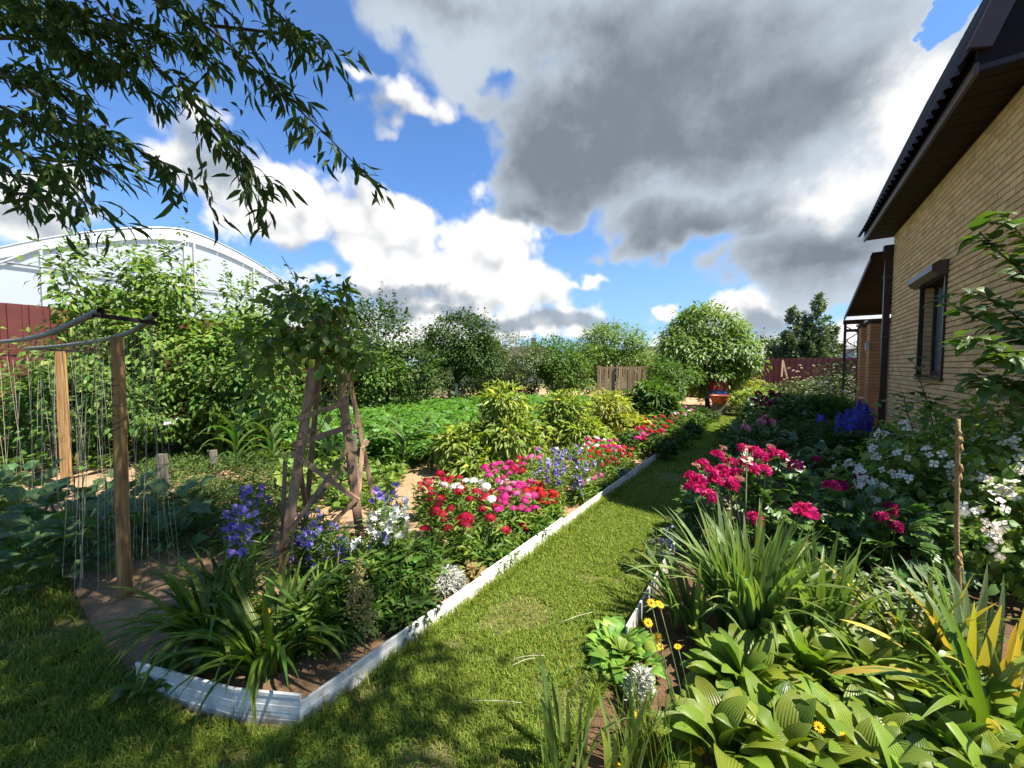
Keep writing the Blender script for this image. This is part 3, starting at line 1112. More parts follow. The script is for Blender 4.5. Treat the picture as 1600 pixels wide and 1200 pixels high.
def beam(a, b, w, t, face):
    """a sawn board from a to b, w wide and t thick; face = direction its wide side looks"""
    a, b = arr(a), arr(b)
    d = nrm((b - a)[None])[0]
    f = arr(face) - d * (arr(face) @ d)
    f = f / np.linalg.norm(f)
    s = np.cross(d, f)
    V = []
    for q in (a, b):
        for (x, y) in ((-1, -1), (1, -1), (1, 1), (-1, 1)):
            V.append(q + s * x * w / 2 + f * y * t / 2)
    V = arr(V)
    V = V + rng.normal(0, 0.0012, V.shape)
    return MB().add(V, np.array([[0, 3, 2, 1], [4, 5, 6, 7], [0, 1, 5, 4], [1, 2, 6, 5], [2, 3, 7, 6], [3, 0, 4, 7]]))


# string trellis over the cucumber row (runs to the left, square to the path)
tr = thing('cucumber_trellis', 'pine post trellis with sagging grey pipes and hanging strings over cucumbers', 'trellis', W(0.6, -3.66))
tops = []
for (px, py, top) in ((199, 935, 1.80), (105, 760, 1.80), (2, 722, 1.78)):
    p = G(px, py)
    n = 9
    zz = np.linspace(-0.05, top, n)
    pts = np.stack([p[0] + 0.012 * np.sin(zz * 2 + px), p[1] + 0 * zz, zz], -1)
    if px < 190:
        w2 = 0.062
        part('post', beam(p, p + arr([0.0, 0, top]), 0.095, 0.05, (0.3, -1, 0)), M_post, tr, flat=True)
    else:
        part('post', MB().tube(pts, np.linspace(0.040, 0.034, n), 12), M_post, tr)
    tops.append(p + arr([0, 0, top]))
cb = []
for i, p in enumerate(tops):
    a, b = p + arr([-.22, -.10, 0.03]) , p + arr([.27, .14, 0.0])
    if i == 0:
        a, b = at(145, 492, 2.5), at(245, 505, 2.68)
    cb.append((a, b))
    part('crossbar', beam(a, b, 0.028, 0.028, (0, 0, 1)), M_iron, tr, flat=True)
sag = []
pipes = (([at(158, 486, 2.48), at(142, 492, 2.56), at(108, 508, 2.9), at(70, 524, 3.6), at(30, 532, 4.4), at(-30, 536, 5.2)], 0.022),
         ([at(243, 491, 2.66), at(232, 500, 2.75), at(212, 517, 3.05), at(180, 527, 3.5), at(150, 534, 4.0), at(100, 540, 4.8), at(40, 545, 5.8)], 0.020))
for pts, r in pipes:
    pts = arr(pts)
    tt = np.linspace(0, len(pts) - 1, 26)
    cur = np.stack([np.interp(tt, np.arange(len(pts)), pts[:, k]) for k in range(3)], -1)
    for _ in range(3):
        cur[1:-1] = (cur[:-2] + 2 * cur[1:-1] + cur[2:]) / 4
    part('pipe', MB().tube(cur, r, 10, cap=False), M_pipe, tr)
    sag.append(cur)
for cur in sag:
    for t in np.linspace(0.6, 25, 30):
        i = int(min(24, t))
        p = cur[i] + (cur[i + 1] - cur[i]) * (t - i)
        q = arr([p[0] + random.uniform(-.12, .12), p[1] + random.uniform(-.12, .12), random.uniform(0.02, 0.15)])
        mid = (p + q) / 2 + arr([random.uniform(-.02, .02), 0, 0])
        part('string', MB().tube([p, mid, q], 0.0011 + 0.0004 * p[1] / 2.5, 3, cap=False), M_string, tr)
p0 = tops[0]
m = MB()
for k in range(7):
    a = np.linspace(0, 2 * PI, 13)
    z = p0[2] - 0.28 - 0.055 * k + 0.01 * np.sin(a)
    r = 0.039 + 0.003 * (k % 2)
    m.tube(np.stack([p0[0] + r * np.cos(a), p0[1] + r * np.sin(a), z + 0.02 * np.cos(a + k)], -1), 0.002, 4, cap=False)
part('wire_tie', m, M_iron, tr)

# weathered obelisk
ob = thing('garden_obelisk', 'weathered wooden obelisk frame with crossed laths in front of the corn', 'obelisk', G(500, 890))
c0 = G(505, 893)
apex = arr([c0[0] + 0.0, c0[1] + 0.16, 2.12])
feet = [G(438, 908), G(566, 868), None, None]
feet[2] = feet[1] + arr([-0.02, 0.50, 0])
feet[3] = feet[0] + arr([-0.10, 0.50, 0])


def leg_pt(i, z):
    f = feet[i]
    k = z / 2.12
    tp = apex + (f - c0) * 0.10
    return f + (tp - f) * k * arr([1, 1, 0]) + arr([0, 0, z])


ctr = (feet[0] + feet[1] + feet[2] + feet[3]) / 4
for i in range(4):
    f = feet[i] - ctr
    part('leg', beam(leg_pt(i, -0.04), leg_pt(i, 1.98), 0.062 if i < 2 else .036, 0.036 if i < 2 else .024, (0.25, -1, 0) if i in (0, 3) else (0.8, -1, 0)), M_old, ob, flat=True)


def rung(i, j, zi, zj, w=0.036, t=0.022, off=(0, -0.036, 0), ext=0.05, nm='rung'):
    a, b = leg_pt(i, zi), leg_pt(j, zj)
    d = nrm((b - a)[None])[0]
    o = arr(off)
    part(nm, beam(a - d * ext + o, b + d * ext + o, w, t, (0.25, -1, 0)), M_old, ob, flat=True)


rung(0, 1, 1.22, 1.30, .042, off=(.005, -.037, 0))
rung(0, 1, 1.02, 1.10, .042, off=(.005, -.037, 0))
rung(0, 1, 0.30, 0.92, 0.034, off=(.006, -.066, 0), nm='lath')
rung(0, 1, 0.92, 0.52, 0.034, off=(.006, -.040, 0), nm='lath')
rung(0, 1, 0.28, 0.20, 0.034, off=(.005, -.037, 0))
a = leg_pt(1, 0.50)
part('lath', beam(a + arr([0.02, -0.04, 0]), a + arr([-0.30, -0.30, -0.34]), 0.03, 0.02, (0.25, -1, 0)), M_old, ob, flat=True)
for (i, j) in ((1, 2), (3, 0), (2, 3)):
    for (z1, z2) in (((1.08, 1.08), (0.35, 0.88)) if i != 2 else ((0.88, 0.38),)):
        rung(i, j, z1, z2, 0.034, off=(0, 0.04, 0) if i == 2 else (0, 0, 0), nm='rung' if z1 == z2 else 'lath')
part('stake', beam(G(432, 900) + arr([-.02, .1, 0]), G(432, 900) + arr([0.02, 0.12, 0.86]), 0.03, 0.02, (0.2, -1, 0)), M_pale, ob, flat=True)
m = MB().tube([at(362, 840, 2.5), at(400, 846, 2.6), at(432, 851, 2.72)], 0.0025, 4)
part('guy_wire', m, M_string, ob)

# grey stakes by the vegetable rows
def stake(px0, py0, h, w, lean, label, mat=None):
    p = G(px0, py0)
    o = thing('wooden_stake', label, 'stake', p, None)
    part('stake_post', beam(p - arr([0, 0, .05]), p + arr([lean, 0, h]), w, w * 0.7, (0.3, -1, 0)), mat or M_grey, o, flat=True)
    part('wire_loop', MB().tube(np.stack([p[0] + lean * .8 + w * .62 * np.cos(np.linspace(0, 6.28, 9)), p[1] + w * .62 * np.sin(np.linspace(0, 6.28, 9)), h * .8 + 0 * np.linspace(0, 1, 9)], -1), 0.003, 4, cap=False), M_iron, o)
    return o


stake(256, 786, 0.58, 0.085, 0.0, 'thick grey wooden stake just right of the front trellis post')
stake(338, 752, 0.44, 0.075, -0.03, 'short grey stake in front of the dark corn plants')
stake(556, 800, 0.86, 0.075, -0.02, 'grey upright stake behind the right leg of the obelisk')
stake(124, 745, 0.34, 0.05, 0.0, 'low brown stake right beside the middle trellis post', M_post)
# white board lying in the shade of the shrubs
p = G(258, 700)
tag(link('white_board', beam(at(236, 662, 6.2), at(276, 659, 6.3), 0.16, 0.03, (0.1, -0.6, 1)).mesh('white_board', M_white, True)), 'small white board lying in the dark shade under the shrubs', 'board')
# stacked pale planks at the far left edge
for i in range(5):
    z = 0.42 + i * 0.13
    a, b = at(-30, 573, 6.9), at(34 - (i % 3) * 6, 573, 7.0)
    a[2] = b[2] = z
    tag(link('plank', beam(a, b, 0.07, 0.30, (0, -0.2, 1)).mesh('plank', M_pale, True)), '%s pale plank of the stack behind the leftmost trellis post' % ('lowest', 'second lowest', 'middle', 'second highest', 'topmost')[i], 'plank', 'planks stacked by the left fence')

# slatted compost bay far behind the young peach trees
cp = thing('slatted_fence', 'small brown fence of upright slats behind the young peach trees', 'fence', at(975, 573, 13.5) * arr([1, 1, 0]))
xa, xb = at(936, 573, 13.5)[0], at(1018, 573, 13.5)[0]
ns = 22
for i in range(ns):
    x = xa + (xb - xa) * (i + .5) / ns
    h = 1.60 + random.uniform(-.05, .03)
    part('slat', beam([x, 13.5 + random.uniform(-.01, .01), 0.15], [x + random.uniform(-.02, .02), 13.5, h], 0.058, 0.02, (0, -1, 0)), M_old if i % 4 else M_pale, cp, flat=True)
for x in (xa - .04, xa + 0.62, xb + .04):
    part('post', beam([x, 13.46, 0], [x, 13.46, 1.66], 0.06, 0.05, (0, -1, 0)), M_pale, cp, flat=True)
part('rail', beam([xa - .05, 13.55, 1.56], [xb + .05, 13.55, 1.58], 0.06, 0.03, (0, -1, 0)), M_pale, cp, flat=True)
part('rail', beam([xa - .05, 13.55, 0.5], [xb + .05, 13.55, 0.5], 0.06, 0.03, (0, -1, 0)), M_pale, cp, flat=True)

# pale laths leaning on the far fence
for k, (x0, x1) in enumerate(((1221, 1223), (1229, 1223))):
    q = W(21.35, 0)
    d0 = 17.2
    a, b = at(x0, 588, d0), at(x1, 563, d0 + .1)
    a[2] = 1.15
    tag(link('lath', beam(a, b, 0.07, 0.04, (0, -1, 0)).mesh('lath', M_pale, True)), ('upright pale lath against the far maroon fence', 'slanting pale lath crossing the upright one at the far fence')[k], 'lath')
# painted hive box and orange tub by the path's end
q = at(1121, 573, 13.2)
hv_ = thing('hive', 'red and blue painted wooden box under the round cherry tree', 'box', (q[0], q[1], 0))
part('lower_box', MB().box((q[0] - .22, q[1] - .22, .52), (q[0] + .22, q[1] + .22, .80)), mat_basic('blue_paint', (0.04, 0.12, 0.42), 0.5), hv_, flat=True)
part('upper_box', MB().box((q[0] - .23, q[1] - .23, .803), (q[0] + .23, q[1] + .23, 1.06)), mat_basic('red_paint', (0.26, 0.02, 0.02), 0.5), hv_, flat=True)
part('lid', MB().box((q[0] - .25, q[1] - .25, 1.063), (q[0] + .25, q[1] + .25, 1.12)), mat_basic('dark_red_paint', (0.12, 0.015, 0.015), 0.5), hv_, flat=True)
for dx in (-.2, .2):
    part('leg', MB().box((q[0] + dx - .03, q[1] - .2, 0), (q[0] + dx + .03, q[1] - .14, .52)), M_grey, hv_, flat=True)
q = at(1125, 573, 12.4)
an = np.linspace(0, 2 * PI, 17)[:-1]
m = MB()
rings = [(0.20, 0.42), (0.24, 0.55), (0.27, 0.66), (0.285, 0.68), (0.27, 0.67), (0.23, 0.55), (0.19, 0.44)]
V = [[q[0] + r * math.cos(t), q[1] + r * math.sin(t), z] for r, z in rings for t in an]
F = [[i * 16 + j, i * 16 + (j + 1) % 16, (i + 1) * 16 + (j + 1) % 16, (i + 1) * 16 + j] for i in range(len(rings) - 1) for j in range(16)]
m.add(V, np.array(F))
m.f.append(np.array([list(range(16))[::-1]]))
m.f.append(np.array([list(range(96, 112))]))
tub = thing('orange_tub', 'orange plastic tub in front of the red and blue box', 'tub', (q[0], q[1], 0))
part('bowl', m, mat_basic('orange_plastic', (0.50, 0.10, 0.03), 0.5), tub)
part('stand', MB().box((q[0] - .15, q[1] - .15, 0), (q[0] + .15, q[1] + .15, .418)), M_grey, tub, flat=True)


# ================================================================== plants
M_bark = mat_basic('bark', (0.10, 0.075, 0.055), 0.95, 0.2, 12, 0.6, 40)
M_whitewash = mat_basic('whitewashed_trunk', (0.75, 0.74, 0.70), 0.9, 0.08, 12, 0.4, 40)
M_stem = mat_leaf('green_stem', (0.10, 0.17, 0.04), (0.08, 0.13, 0.03), trans=0.1, val=0.15)
M_drystem = mat_basic('dry_stem', (0.40, 0.27, 0.11), 0.9, 0.2, 30, 0.4, 60, col2=(0.24, 0.14, 0.06))
L_dark = mat_leaf('dark_leaf', (0.066, 0.120, 0.020), (0.040, 0.078, 0.016), 0.30, rough=.55, spec=.22)
L_mid = mat_leaf('mid_leaf', (0.120, 0.205, 0.030), (0.070, 0.135, 0.024), 0.35, rough=.52, spec=.25)
L_light = mat_leaf('light_leaf', (0.20, 0.29, 0.045), (0.115, 0.20, 0.035), 0.38, rough=.5, spec=.3)
L_olive = mat_leaf('olive_leaf', (0.11, 0.15, 0.04), (0.07, 0.10, 0.03), 0.3)
L_cherry = mat_leaf('cherry_leaf', (0.20, 0.29, 0.045), (0.105, 0.180, 0.032), 0.36)
L_peach = mat_leaf('peach_leaf', (0.27, 0.34, 0.055), (0.16, 0.235, 0.040), 0.40, odd=(0.48, 0.40, 0.06), oddf=0.07)
L_peach2 = mat_leaf('peach_leaf_yellow', (0.31, 0.34, 0.055), (0.20, 0.25, 0.04), 0.40, odd=(0.55, 0.38, 0.05), oddf=0.15)
L_silver_fir = mat_leaf('blue_green_leaf', (0.17, 0.215, 0.115), (0.10, 0.145, 0.075), 0.25)
L_potato = mat_leaf('potato_leaf', (0.150, 0.300, 0.045), (0.100, 0.215, 0.035), 0.38)
L_vine = mat_leaf('vine_leaf', (0.17, 0.26, 0.04), (0.095, 0.17, 0.03), 0.38, odd=(0.30, 0.34, 0.05), oddf=0.08)
L_over = mat_leaf('overhead_leaf', (0.080, 0.130, 0.032), (0.045, 0.080, 0.022), 0.30, rough=0.6, spec=0.15)
L_day = mat_leaf('daylily_leaf', (0.150, 0.230, 0.022), (0.090, 0.160, 0.018), 0.36, rough=0.38, veins=0.3, nveins=5)
L_iris = mat_leaf('iris_leaf', (0.210, 0.290, 0.070), (0.120, 0.190, 0.052), 0.34, rough=0.42, veins=0.35, nveins=6)
L_iris_g = mat_leaf('grey_iris_leaf', (0.230, 0.300, 0.125), (0.155, 0.220, 0.085), 0.34, rough=0.5, veins=0.3, nveins=6)
L_iris_y = mat_leaf('yellowed_iris_leaf', (0.55, 0.38, 0.06), (0.42, 0.33, 0.06), 0.36, rough=0.5, veins=0.3, nveins=6)
L_hosta = mat_leaf('hosta_leaf', (0.215, 0.285, 0.032), (0.130, 0.200, 0.024), 0.36, rough=0.36, spec=0.45, odd=(.26, .28, .05), oddf=.06, veins=0.45, nveins=9)
L_cuc = mat_leaf('cucumber_leaf', (0.110, 0.190, 0.055), (0.075, 0.140, 0.042), 0.25, rough=0.6, veins=0.3, nveins=5)
L_corn = mat_leaf('corn_leaf', (0.120, 0.215, 0.045), (0.085, 0.160, 0.035), 0.38, rough=0.45, veins=0.3, nveins=6)
L_violet = mat_leaf('violet_leaf', (0.215, 0.350, 0.045), (0.130, 0.240, 0.032), 0.38)
L_peony = mat_leaf('peony_leaf', (0.100, 0.185, 0.036), (0.062, 0.125, 0.028), 0.26, rough=0.38, spec=0.5)
L_dog = mat_leaf('shrub_leaf', (0.095, 0.165, 0.030), (0.060, 0.115, 0.024), 0.36, veins=0.3, nveins=4)
L_silver = mat_leaf('silver_foliage', (0.50, 0.50, 0.44), (0.36, 0.37, 0.31), 0.2, rough=0.9, spec=0.1, hue=0.0, tint=(1, 1, 0.95))
L_feather = mat_leaf('feathery_leaf', (0.115, 0.175, 0.045), (0.070, 0.120, 0.034), 0.3, rough=.6, spec=.15)
L_grass = mat_leaf('grass_blade', (0.245, 0.312, 0.042), (0.155, 0.222, 0.030), 0.42, rough=0.55, spec=0.2, odd=(0.44, 0.38, 0.13), oddf=0.05)
L_grass_s = mat_leaf('long_grass_blade', (0.125, 0.195, 0.026), (0.080, 0.140, 0.020), 0.36, rough=0.5, spec=0.3, odd=(0.33, 0.28, 0.10), oddf=0.05)


def mat_petal(name, c1, c2, val=0.15):
    return mat_leaf(name, c1, c2, 0.30, rough=0.55, spec=0.25, hue=0.012, val=val, tint=(1.15, 0.9, 0.95))


F_crim = mat_petal('crimson_petal', (0.46, 0.005, 0.040), (0.26, 0.004, 0.022), .3)
F_red = mat_petal('scarlet_petal', (0.60, 0.008, 0.008), (0.38, 0.006, 0.008), .3)
F_mag = mat_petal('magenta_petal', (0.66, 0.040, 0.28), (0.46, 0.022, 0.16), .3)
F_pink = mat_petal('pink_petal', (0.78, 0.22, 0.42), (0.62, 0.11, 0.28), .3)
F_peony = mat_petal('peony_petal', (0.70, 0.035, 0.22), (0.48, 0.016, 0.12), 0.3)
F_peony_d = mat_petal('dark_peony_petal', (0.40, 0.012, 0.12), (0.30, 0.010, 0.08))
F_peony_l = mat_petal('pale_peony_petal', (0.82, 0.34, 0.44), (0.72, 0.20, 0.32))
F_wilt = mat_petal('wilted_petal', (0.62, 0.36, 0.24), (0.50, 0.22, 0.16))
F_white = mat_petal('white_petal', (0.84, 0.84, 0.78), (0.76, 0.78, 0.72))
F_viol = mat_petal('violet_petal', (0.34, 0.25, 0.72), (0.25, 0.17, 0.60))
F_lilac = mat_petal('lilac_petal', (0.52, 0.44, 0.82), (0.40, 0.34, 0.72))
F_blue = mat_petal('delphinium_petal', (0.120, 0.130, 0.64), (0.075, 0.080, 0.48))
F_yel = mat_petal('yellow_petal', (0.86, 0.58, 0.015), (0.80, 0.45, 0.010))
F_orng = mat_petal('orange_disc', (0.55, 0.22, 0.01), (0.45, 0.15, 0.01))
F_plume = mat_petal('dry_plume', (0.40, 0.34, 0.12), (0.26, 0.20, 0.08))
F_cream = mat_petal('cream_flower', (0.72, 0.70, 0.46), (0.62, 0.60, 0.38))


# ------------------------------------------------------------------ trees and bushes
def foliage_points(blob, nclus, per, rc, shell=0.55):
    """leaf positions gathered in clumps through a union of ellipsoids"""
    vol = arr([b[3] * b[4] * b[5] for b in blob]) ** (2 / 3)
    vol = vol / vol.sum()
    P, O = [], []
    for b, f in zip(blob, vol):
        k = max(3, int(nclus * f))
        d = rnd_dirs(k)
        r = rng.uniform(shell ** 3, 1, k) ** (1 / 3)
        c = arr(b[:3]) + d * r[:, None] * arr(b[3:6])
        P.append(c)
        O.append(nrm(d / arr(b[3:6])))
    cen, out = np.concatenate(P), np.concatenate(O)
    n = len(cen)
    sz = rng.uniform(0.6, 1.35, n) * rc
    pos = cen.repeat(per, 0) + rng.normal(0, 1, (n * per, 3)) * sz.repeat(per)[:, None] * arr([0.5, 0.5, 0.42])
    outr = out.repeat(per, 0)
    dl = nrm(nrm(pos - cen.repeat(per, 0)) * 0.9 + outr * 0.7 + rng.normal(0, 0.45, (n * per, 3)))
    return cen, pos, dl, outr


DENS = 1.9


def tree(name, label, base, blob, nclus, per, rc, tpl, leaf, mat, trunk_h, trunk_r, bark=M_bark, droop=0.35, group=None, cat='tree', shoots=0, trunks=1, shell=0.5, nlimb=14, shoot_len=0.5, shoot_leaf=None):
    base = arr(base)
    t = thing(name, label, cat, base, group)
    cen, pos, d, out = foliage_points(blob, nclus, int(per * DENS), rc * 1.04, shell)
    leaf = leaf * 1.12
    keep = pos[:, 2] > base[2] + 0.03
    pos, d, out = pos[keep], d[keep], out[keep]
    d = nrm(d + arr([0, 0, -droop]))
    up = nrm(out * 0.7 + arr([0, 0, 0.9]) + rng.normal(0, 0.35, pos.shape))
    size = leaf * rng.uniform(0.7, 1.25, len(pos))
    m = MB()
    scatter(m, tpl, pos, d, up, size)
    mids = arr([b[:3] for b in blob])
    if shoots:
        for _ in range(shoots):
            b = blob[rng.integers(len(blob))]
            a = rng.uniform(0, 2 * PI)
            r = rng.uniform(0, 0.75)
            p0 = arr([b[0] + b[3] * r * math.cos(a), b[1] + b[4] * r * math.sin(a), b[2] + b[5] * 0.75 * math.sqrt(max(0.05, 1 - r * r))])
            L = shoot_len * rng.uniform(0.6, 1.3)
            tip = p0 + arr([rng.normal(0, .18) * L, rng.normal(0, .18) * L, L])
            k = int(12 + L * 14)
            tt = rng.uniform(0.1, 1, k)
            pp = p0 + (tip - p0) * tt[:, None]
            dd = rnd_dirs(k, -0.3, 0.7)
            scatter(m, tpl, pp, dd, np.tile(arr([0, 0, 1.0]), (k, 1)) + jit(k, .3), (shoot_leaf or leaf) * (1.25 - 0.6 * tt))
    part('crown', m, mat, t, stuff=False)
    w = MB()
    top = mids.mean(0)
    fork = base + (top - base) * arr([0.35, 0.35, 0]) + arr([0, 0, trunk_h])
    lower = MB()
    for k in range(trunks):
        f = base + (arr([rng.normal(0, .12), rng.normal(0, .12), 0]) if trunks > 1 else 0)
        pts = [f - arr([0, 0, .05]), f + (fork - f) * 0.5 + arr([rng.normal(0, .02), 0, 0]), fork + (arr([rng.normal(0, .2), rng.normal(0, .2), 0]) if trunks > 1 else 0)]
        lower.tube(pts, [trunk_r * 1.25, trunk_r, trunk_r * .85], 9)
    tk = part('trunk', lower, bark, t)
    sel = rng.permutation(len(cen))[:nlimb]
    for s in sel:
        q = cen[s]
        mid = fork + (q - fork) * 0.5 + arr([rng.normal(0, .06), rng.normal(0, .06), 0.12])
        lm = MB().tube([fork - arr([0, 0, .05]), mid, q], [trunk_r * .55, trunk_r * .33, trunk_r * .12], 5)
        part('limb', lm, M_bark, t)
    return t


T2 = rhomb(0.24, 0.06, 0.14)
T2w = rhomb(0.34, 0.08, 0.12)
TL = rhomb(0.13, 0.05, 0.28)
LEAF_SM = leafgrid(2, p_ovate(0.22), 8, -25, 0.25)
def bl(px, py, d, rx, ry, rz):
    p = at(px, py, d)
    return (p[0], p[1], p[2], rx, ry, rz)


def gp(px, d):
    p = at(px, 573, d)
    return arr([p[0], p[1], 0.0])


# shrubs and young trees in front of the left fence
ovl = leafgrid(2, p_ovate(0.21), 12, -58, 0.22)
tree('young_cherry_tree', 'tall leafy young cherry tree in front of the greenhouse, nearest the fence end', gp(120, 7.0), [bl(125, 470, 6.6, .34, .4, .80), bl(140, 565, 6.5, .75, .6, .65), bl(150, 630, 6.4, 1.0, .7, .6)], 85, 26, .26, ovl, .125, L_light, .7, .04, trunks=4, shoots=16, shoot_len=.6, group='cherry shrubs along the left fence')
tree('young_cherry_tree', 'bright green young cherry tree with upright shoots, centred before the greenhouse', gp(235, 7.3), [bl(210, 475, 6.9, .40, .5, .70), bl(270, 465, 7.0, .42, .5, .80), bl(245, 560, 6.8, 1.05, .7, .9)], 100, 26, .27, ovl, .130, L_light, .8, .04, trunks=4, shoots=20, shoot_len=.7, group='cherry shrubs along the left fence')
tree('young_cherry_tree', 'pale green young cherry tree just left of the vine-covered obelisk', gp(365, 7.6), [bl(375, 500, 7.3, .55, .5, .65), bl(350, 570, 7.1, .95, .7, .8)], 70, 26, .27, ovl, .125, L_light, .8, .04, trunks=3, shoots=7, group='cherry shrubs along the left fence')
tree('raspberry_thicket', 'dense mid-green thicket seen through the hanging trellis strings', gp(80, 5.6), [bl(40, 632, 6.2, 1.3, .6, .58), bl(160, 632, 6.0, 1.1, .6, .75)], 90, 26, .24, ovl, .105, L_mid, .4, .02, trunks=6, cat='shrub')
tree('hazel_shrub', 'dark leafy shrub filling the shade between trellis and obelisk', gp(330, 7.0), [bl(300, 610, 6.7, 1.2, .6, .85), bl(400, 610, 6.9, .9, .6, .85)], 120, 26, .25, ovl, .105, L_mid, .4, .025, trunks=6, cat='shrub')
# dark row behind the obelisk
tree('plum_tree', 'dark bushy plum tree right behind the vine-topped obelisk', gp(520, 10.5), [bl(500, 520, 10.2, 1.0, .9, 1.1), bl(545, 575, 10, 1.3, .9, .9), bl(450, 575, 10, 1.1, .9, .9)], 170, 30, .30, T2w, .085, L_mid, 1.0, .06, shoots=16, shoot_len=.6, group='orchard trees in a row')
tree('plum_tree', 'dark plum tree with thin upright shoots between obelisk and white-trunked tree', gp(605, 11.5), [bl(600, 520, 11.3, .95, .9, 1.0), bl(640, 580, 11.2, 1.0, .9, .75), bl(570, 575, 11, .9, .9, .8)], 160, 30, .30, T2w, .085, L_dark, 1.0, .06, shoots=22, shoot_len=.7, group='orchard trees in a row')
tree('apple_tree', 'round dark apple tree on a white painted trunk behind the potatoes', gp(711, 13.2), [bl(718, 530, 13.2, 1.25, 1.1, .85), bl(690, 550, 13.0, .9, .9, .55), bl(745, 556, 13.0, 1.0, .9, .6)], 220, 30, .27, T2w, .085, L_dark, 1.05, .055, bark=M_whitewash, shoots=26, shoot_len=.45, group='orchard trees in a row', shell=.62)
tree('bush', 'fine-leaved olive green bush right of the white-trunked apple tree', gp(795, 15), [bl(800, 560, 15, 1.4, 1, .95), bl(770, 580, 14.6, .9, .8, .7)], 170, 28, .28, T2, .075, L_olive, .4, .03, trunks=5, shoots=8, cat='bush')
tree('bush', 'light green bush beneath the chimney of the far house', gp(862, 16), [bl(865, 560, 16, 1.1, 1, .9), bl(885, 585, 15.6, 1.2, .9, .75)], 160, 28, .28, T2w, .095, L_mid, .4, .03, trunks=5, shoots=8, cat='bush')
tree('pear_tree', 'rounded light green pear tree left of the small slatted fence top', gp(958, 18.5), [bl(957, 535, 18.5, 1.6, 1.3, .85), bl(930, 560, 18, 1.3, 1, .7), bl(985, 562, 18.2, 1.2, 1, .7)], 240, 28, .3, T2w, .095, L_cherry, .9, .06, shoots=18, shoot_len=.45)
tree('bush', 'low dark hedge bush closing the gap behind the slatted fence', gp(905, 20), [bl(900, 575, 20, 2.0, 1.0, .8), bl(1020, 575, 20, 1.6, 1.0, .8)], 150, 26, .33, T2w, .11, L_mid, .3, .03, trunks=5, cat='bush')
for i in range(9):                          # thick undergrowth against the fence behind the orchard
    tree('undergrowth_bush', ('shaded undergrowth bush, %s of the row beneath the orchard trees' % ('leftmost', 'second from left', 'third from left', 'fourth from left', 'middle', 'fourth from right', 'third from right', 'second from right', 'rightmost')[i]),
         gp(440 + i * 47, 12.5 + i * .55), [bl(440 + i * 47, 592, 12.8 + i * .55, .85, .6, .75)], 45, 24, .28, T2w, .10, L_dark, .25, .02, trunks=3, cat='bush', nlimb=4, group='undergrowth beneath the orchard trees')
# cherry by the path's end
tree('cherry_tree', 'large round bright green cherry tree at the end of the path', gp(1108, 14.5), [bl(1100, 525, 14.5, 1.45, 1.3, 1.15), bl(1125, 555, 14.2, 1.35, 1.2, .9), bl(1075, 555, 14.0, 1.0, 1.0, .85), bl(1105, 590, 14.0, 1.3, 1.0, .5)], 330, 28, .28, rhomb(.21, .05, .22), .15, L_cherry, .9, .08, shoots=14, shoot_len=.3, shell=.6, droop=.6)
tree('bush', 'dark green bush under the left side of the round cherry tree', gp(1048, 12.6), [bl(1050, 588, 12.6, .75, .7, .55), bl(1040, 605, 12.2, .6, .6, .4)], 90, 28, .24, T2, .095, L_mid, .3, .025, trunks=4, cat='bush', droop=.5)


# silver-green tree of upswept plumes beyond the far fence
def plume_tree(label, px, d, spec, mat, leaf):
    base = gp(px, d)
    t = thing('fir_tree', label, 'tree', base)
    m = MB()
    w = MB()
    for (x, z0, z1, r) in spec:
        root, tip = base + arr([x * .3, 0, z0]), base + arr([x, rng.normal(0, .3), z1])
        n = 110
        for k in range(n):
            f = (k + .5) / n
            c = root + (tip - root) * f
            rr = r * (1 - f) ** .75 + .05
            a = rng.uniform(0, 2 * PI)
            dirv_ = arr([math.cos(a), math.sin(a), .55])
            L = rr * rng.uniform(.6, 1.15)
            kk = int(14 + L * 26)
            tt = rng.uniform(.15, 1, kk)
            p = c + dirv_ * (tt * L)[:, None] + jit(kk, .06)
            dd = nrm(dirv_ + jit(kk, .55))
            scatter(m, T2, p, dd, np.tile(arr([0, 0, 1.]), (kk, 1)) + jit(kk, .5), leaf * rng.uniform(.7, 1.3, kk))
        w.tube([base, root, tip], [.12, .08, .02], 6)
    part('crown', m, mat, t)
    part('trunk', w, M_bark, t)


plume_tree('tall blue-green fir-like tree with upswept branches beyond the far fence', 1256, 24.5, [(.75, .6, 6.1, 1.5), (-.65, .6, 5.3, 1.3), (-1.4, .8, 3.8, 1.0), (1.7, .8, 4.0, 1.0), (.1, .3, 4.4, 1.5), (2.4, 1.0, 2.9, .7), (-2.1, .8, 2.9, .8)], L_silver_fir, .21)
tree('far_tree', 'dark rounded tree behind the far fence left of the fir', gp(1205, 30), [bl(1205, 552, 30, 2.2, 1.5, 1.3), bl(1230, 560, 30, 1.6, 1.2, 1.0)], 110, 26, .5, T2w, .17, L_dark, .8, .1)
tree('far_tree', 'dark tree low behind the far fence between fir and porch', gp(1330, 34), [bl(1335, 560, 36, 3.2, 2, 1.2), bl(1290, 562, 34, 1.6, 1.2, .9)], 110, 26, .5, T2w, .17, L_olive, .8, .1)
tree('far_tree', 'bare-topped tree seen beyond the porch against the pale cloud', gp(1352, 30), [bl(1352, 545, 30, .7, .7, .9)], 14, 14, .3, T2, .10, L_olive, 1.2, .05, shoots=0, nlimb=14)
tree('far_tree', 'distant green treetop between the far roofs and the pear tree', gp(905, 45), [bl(898, 552, 45, 1.0, 1, 1.8), bl(930, 560, 45, 3, 1.5, 1.2)], 70, 24, .5, T2w, .2, L_dark, 1, .1)


# ------------------------------------------------------------------ potato field and rough growth (nobody could count it)
def inleft(px_poly, p):
    return True


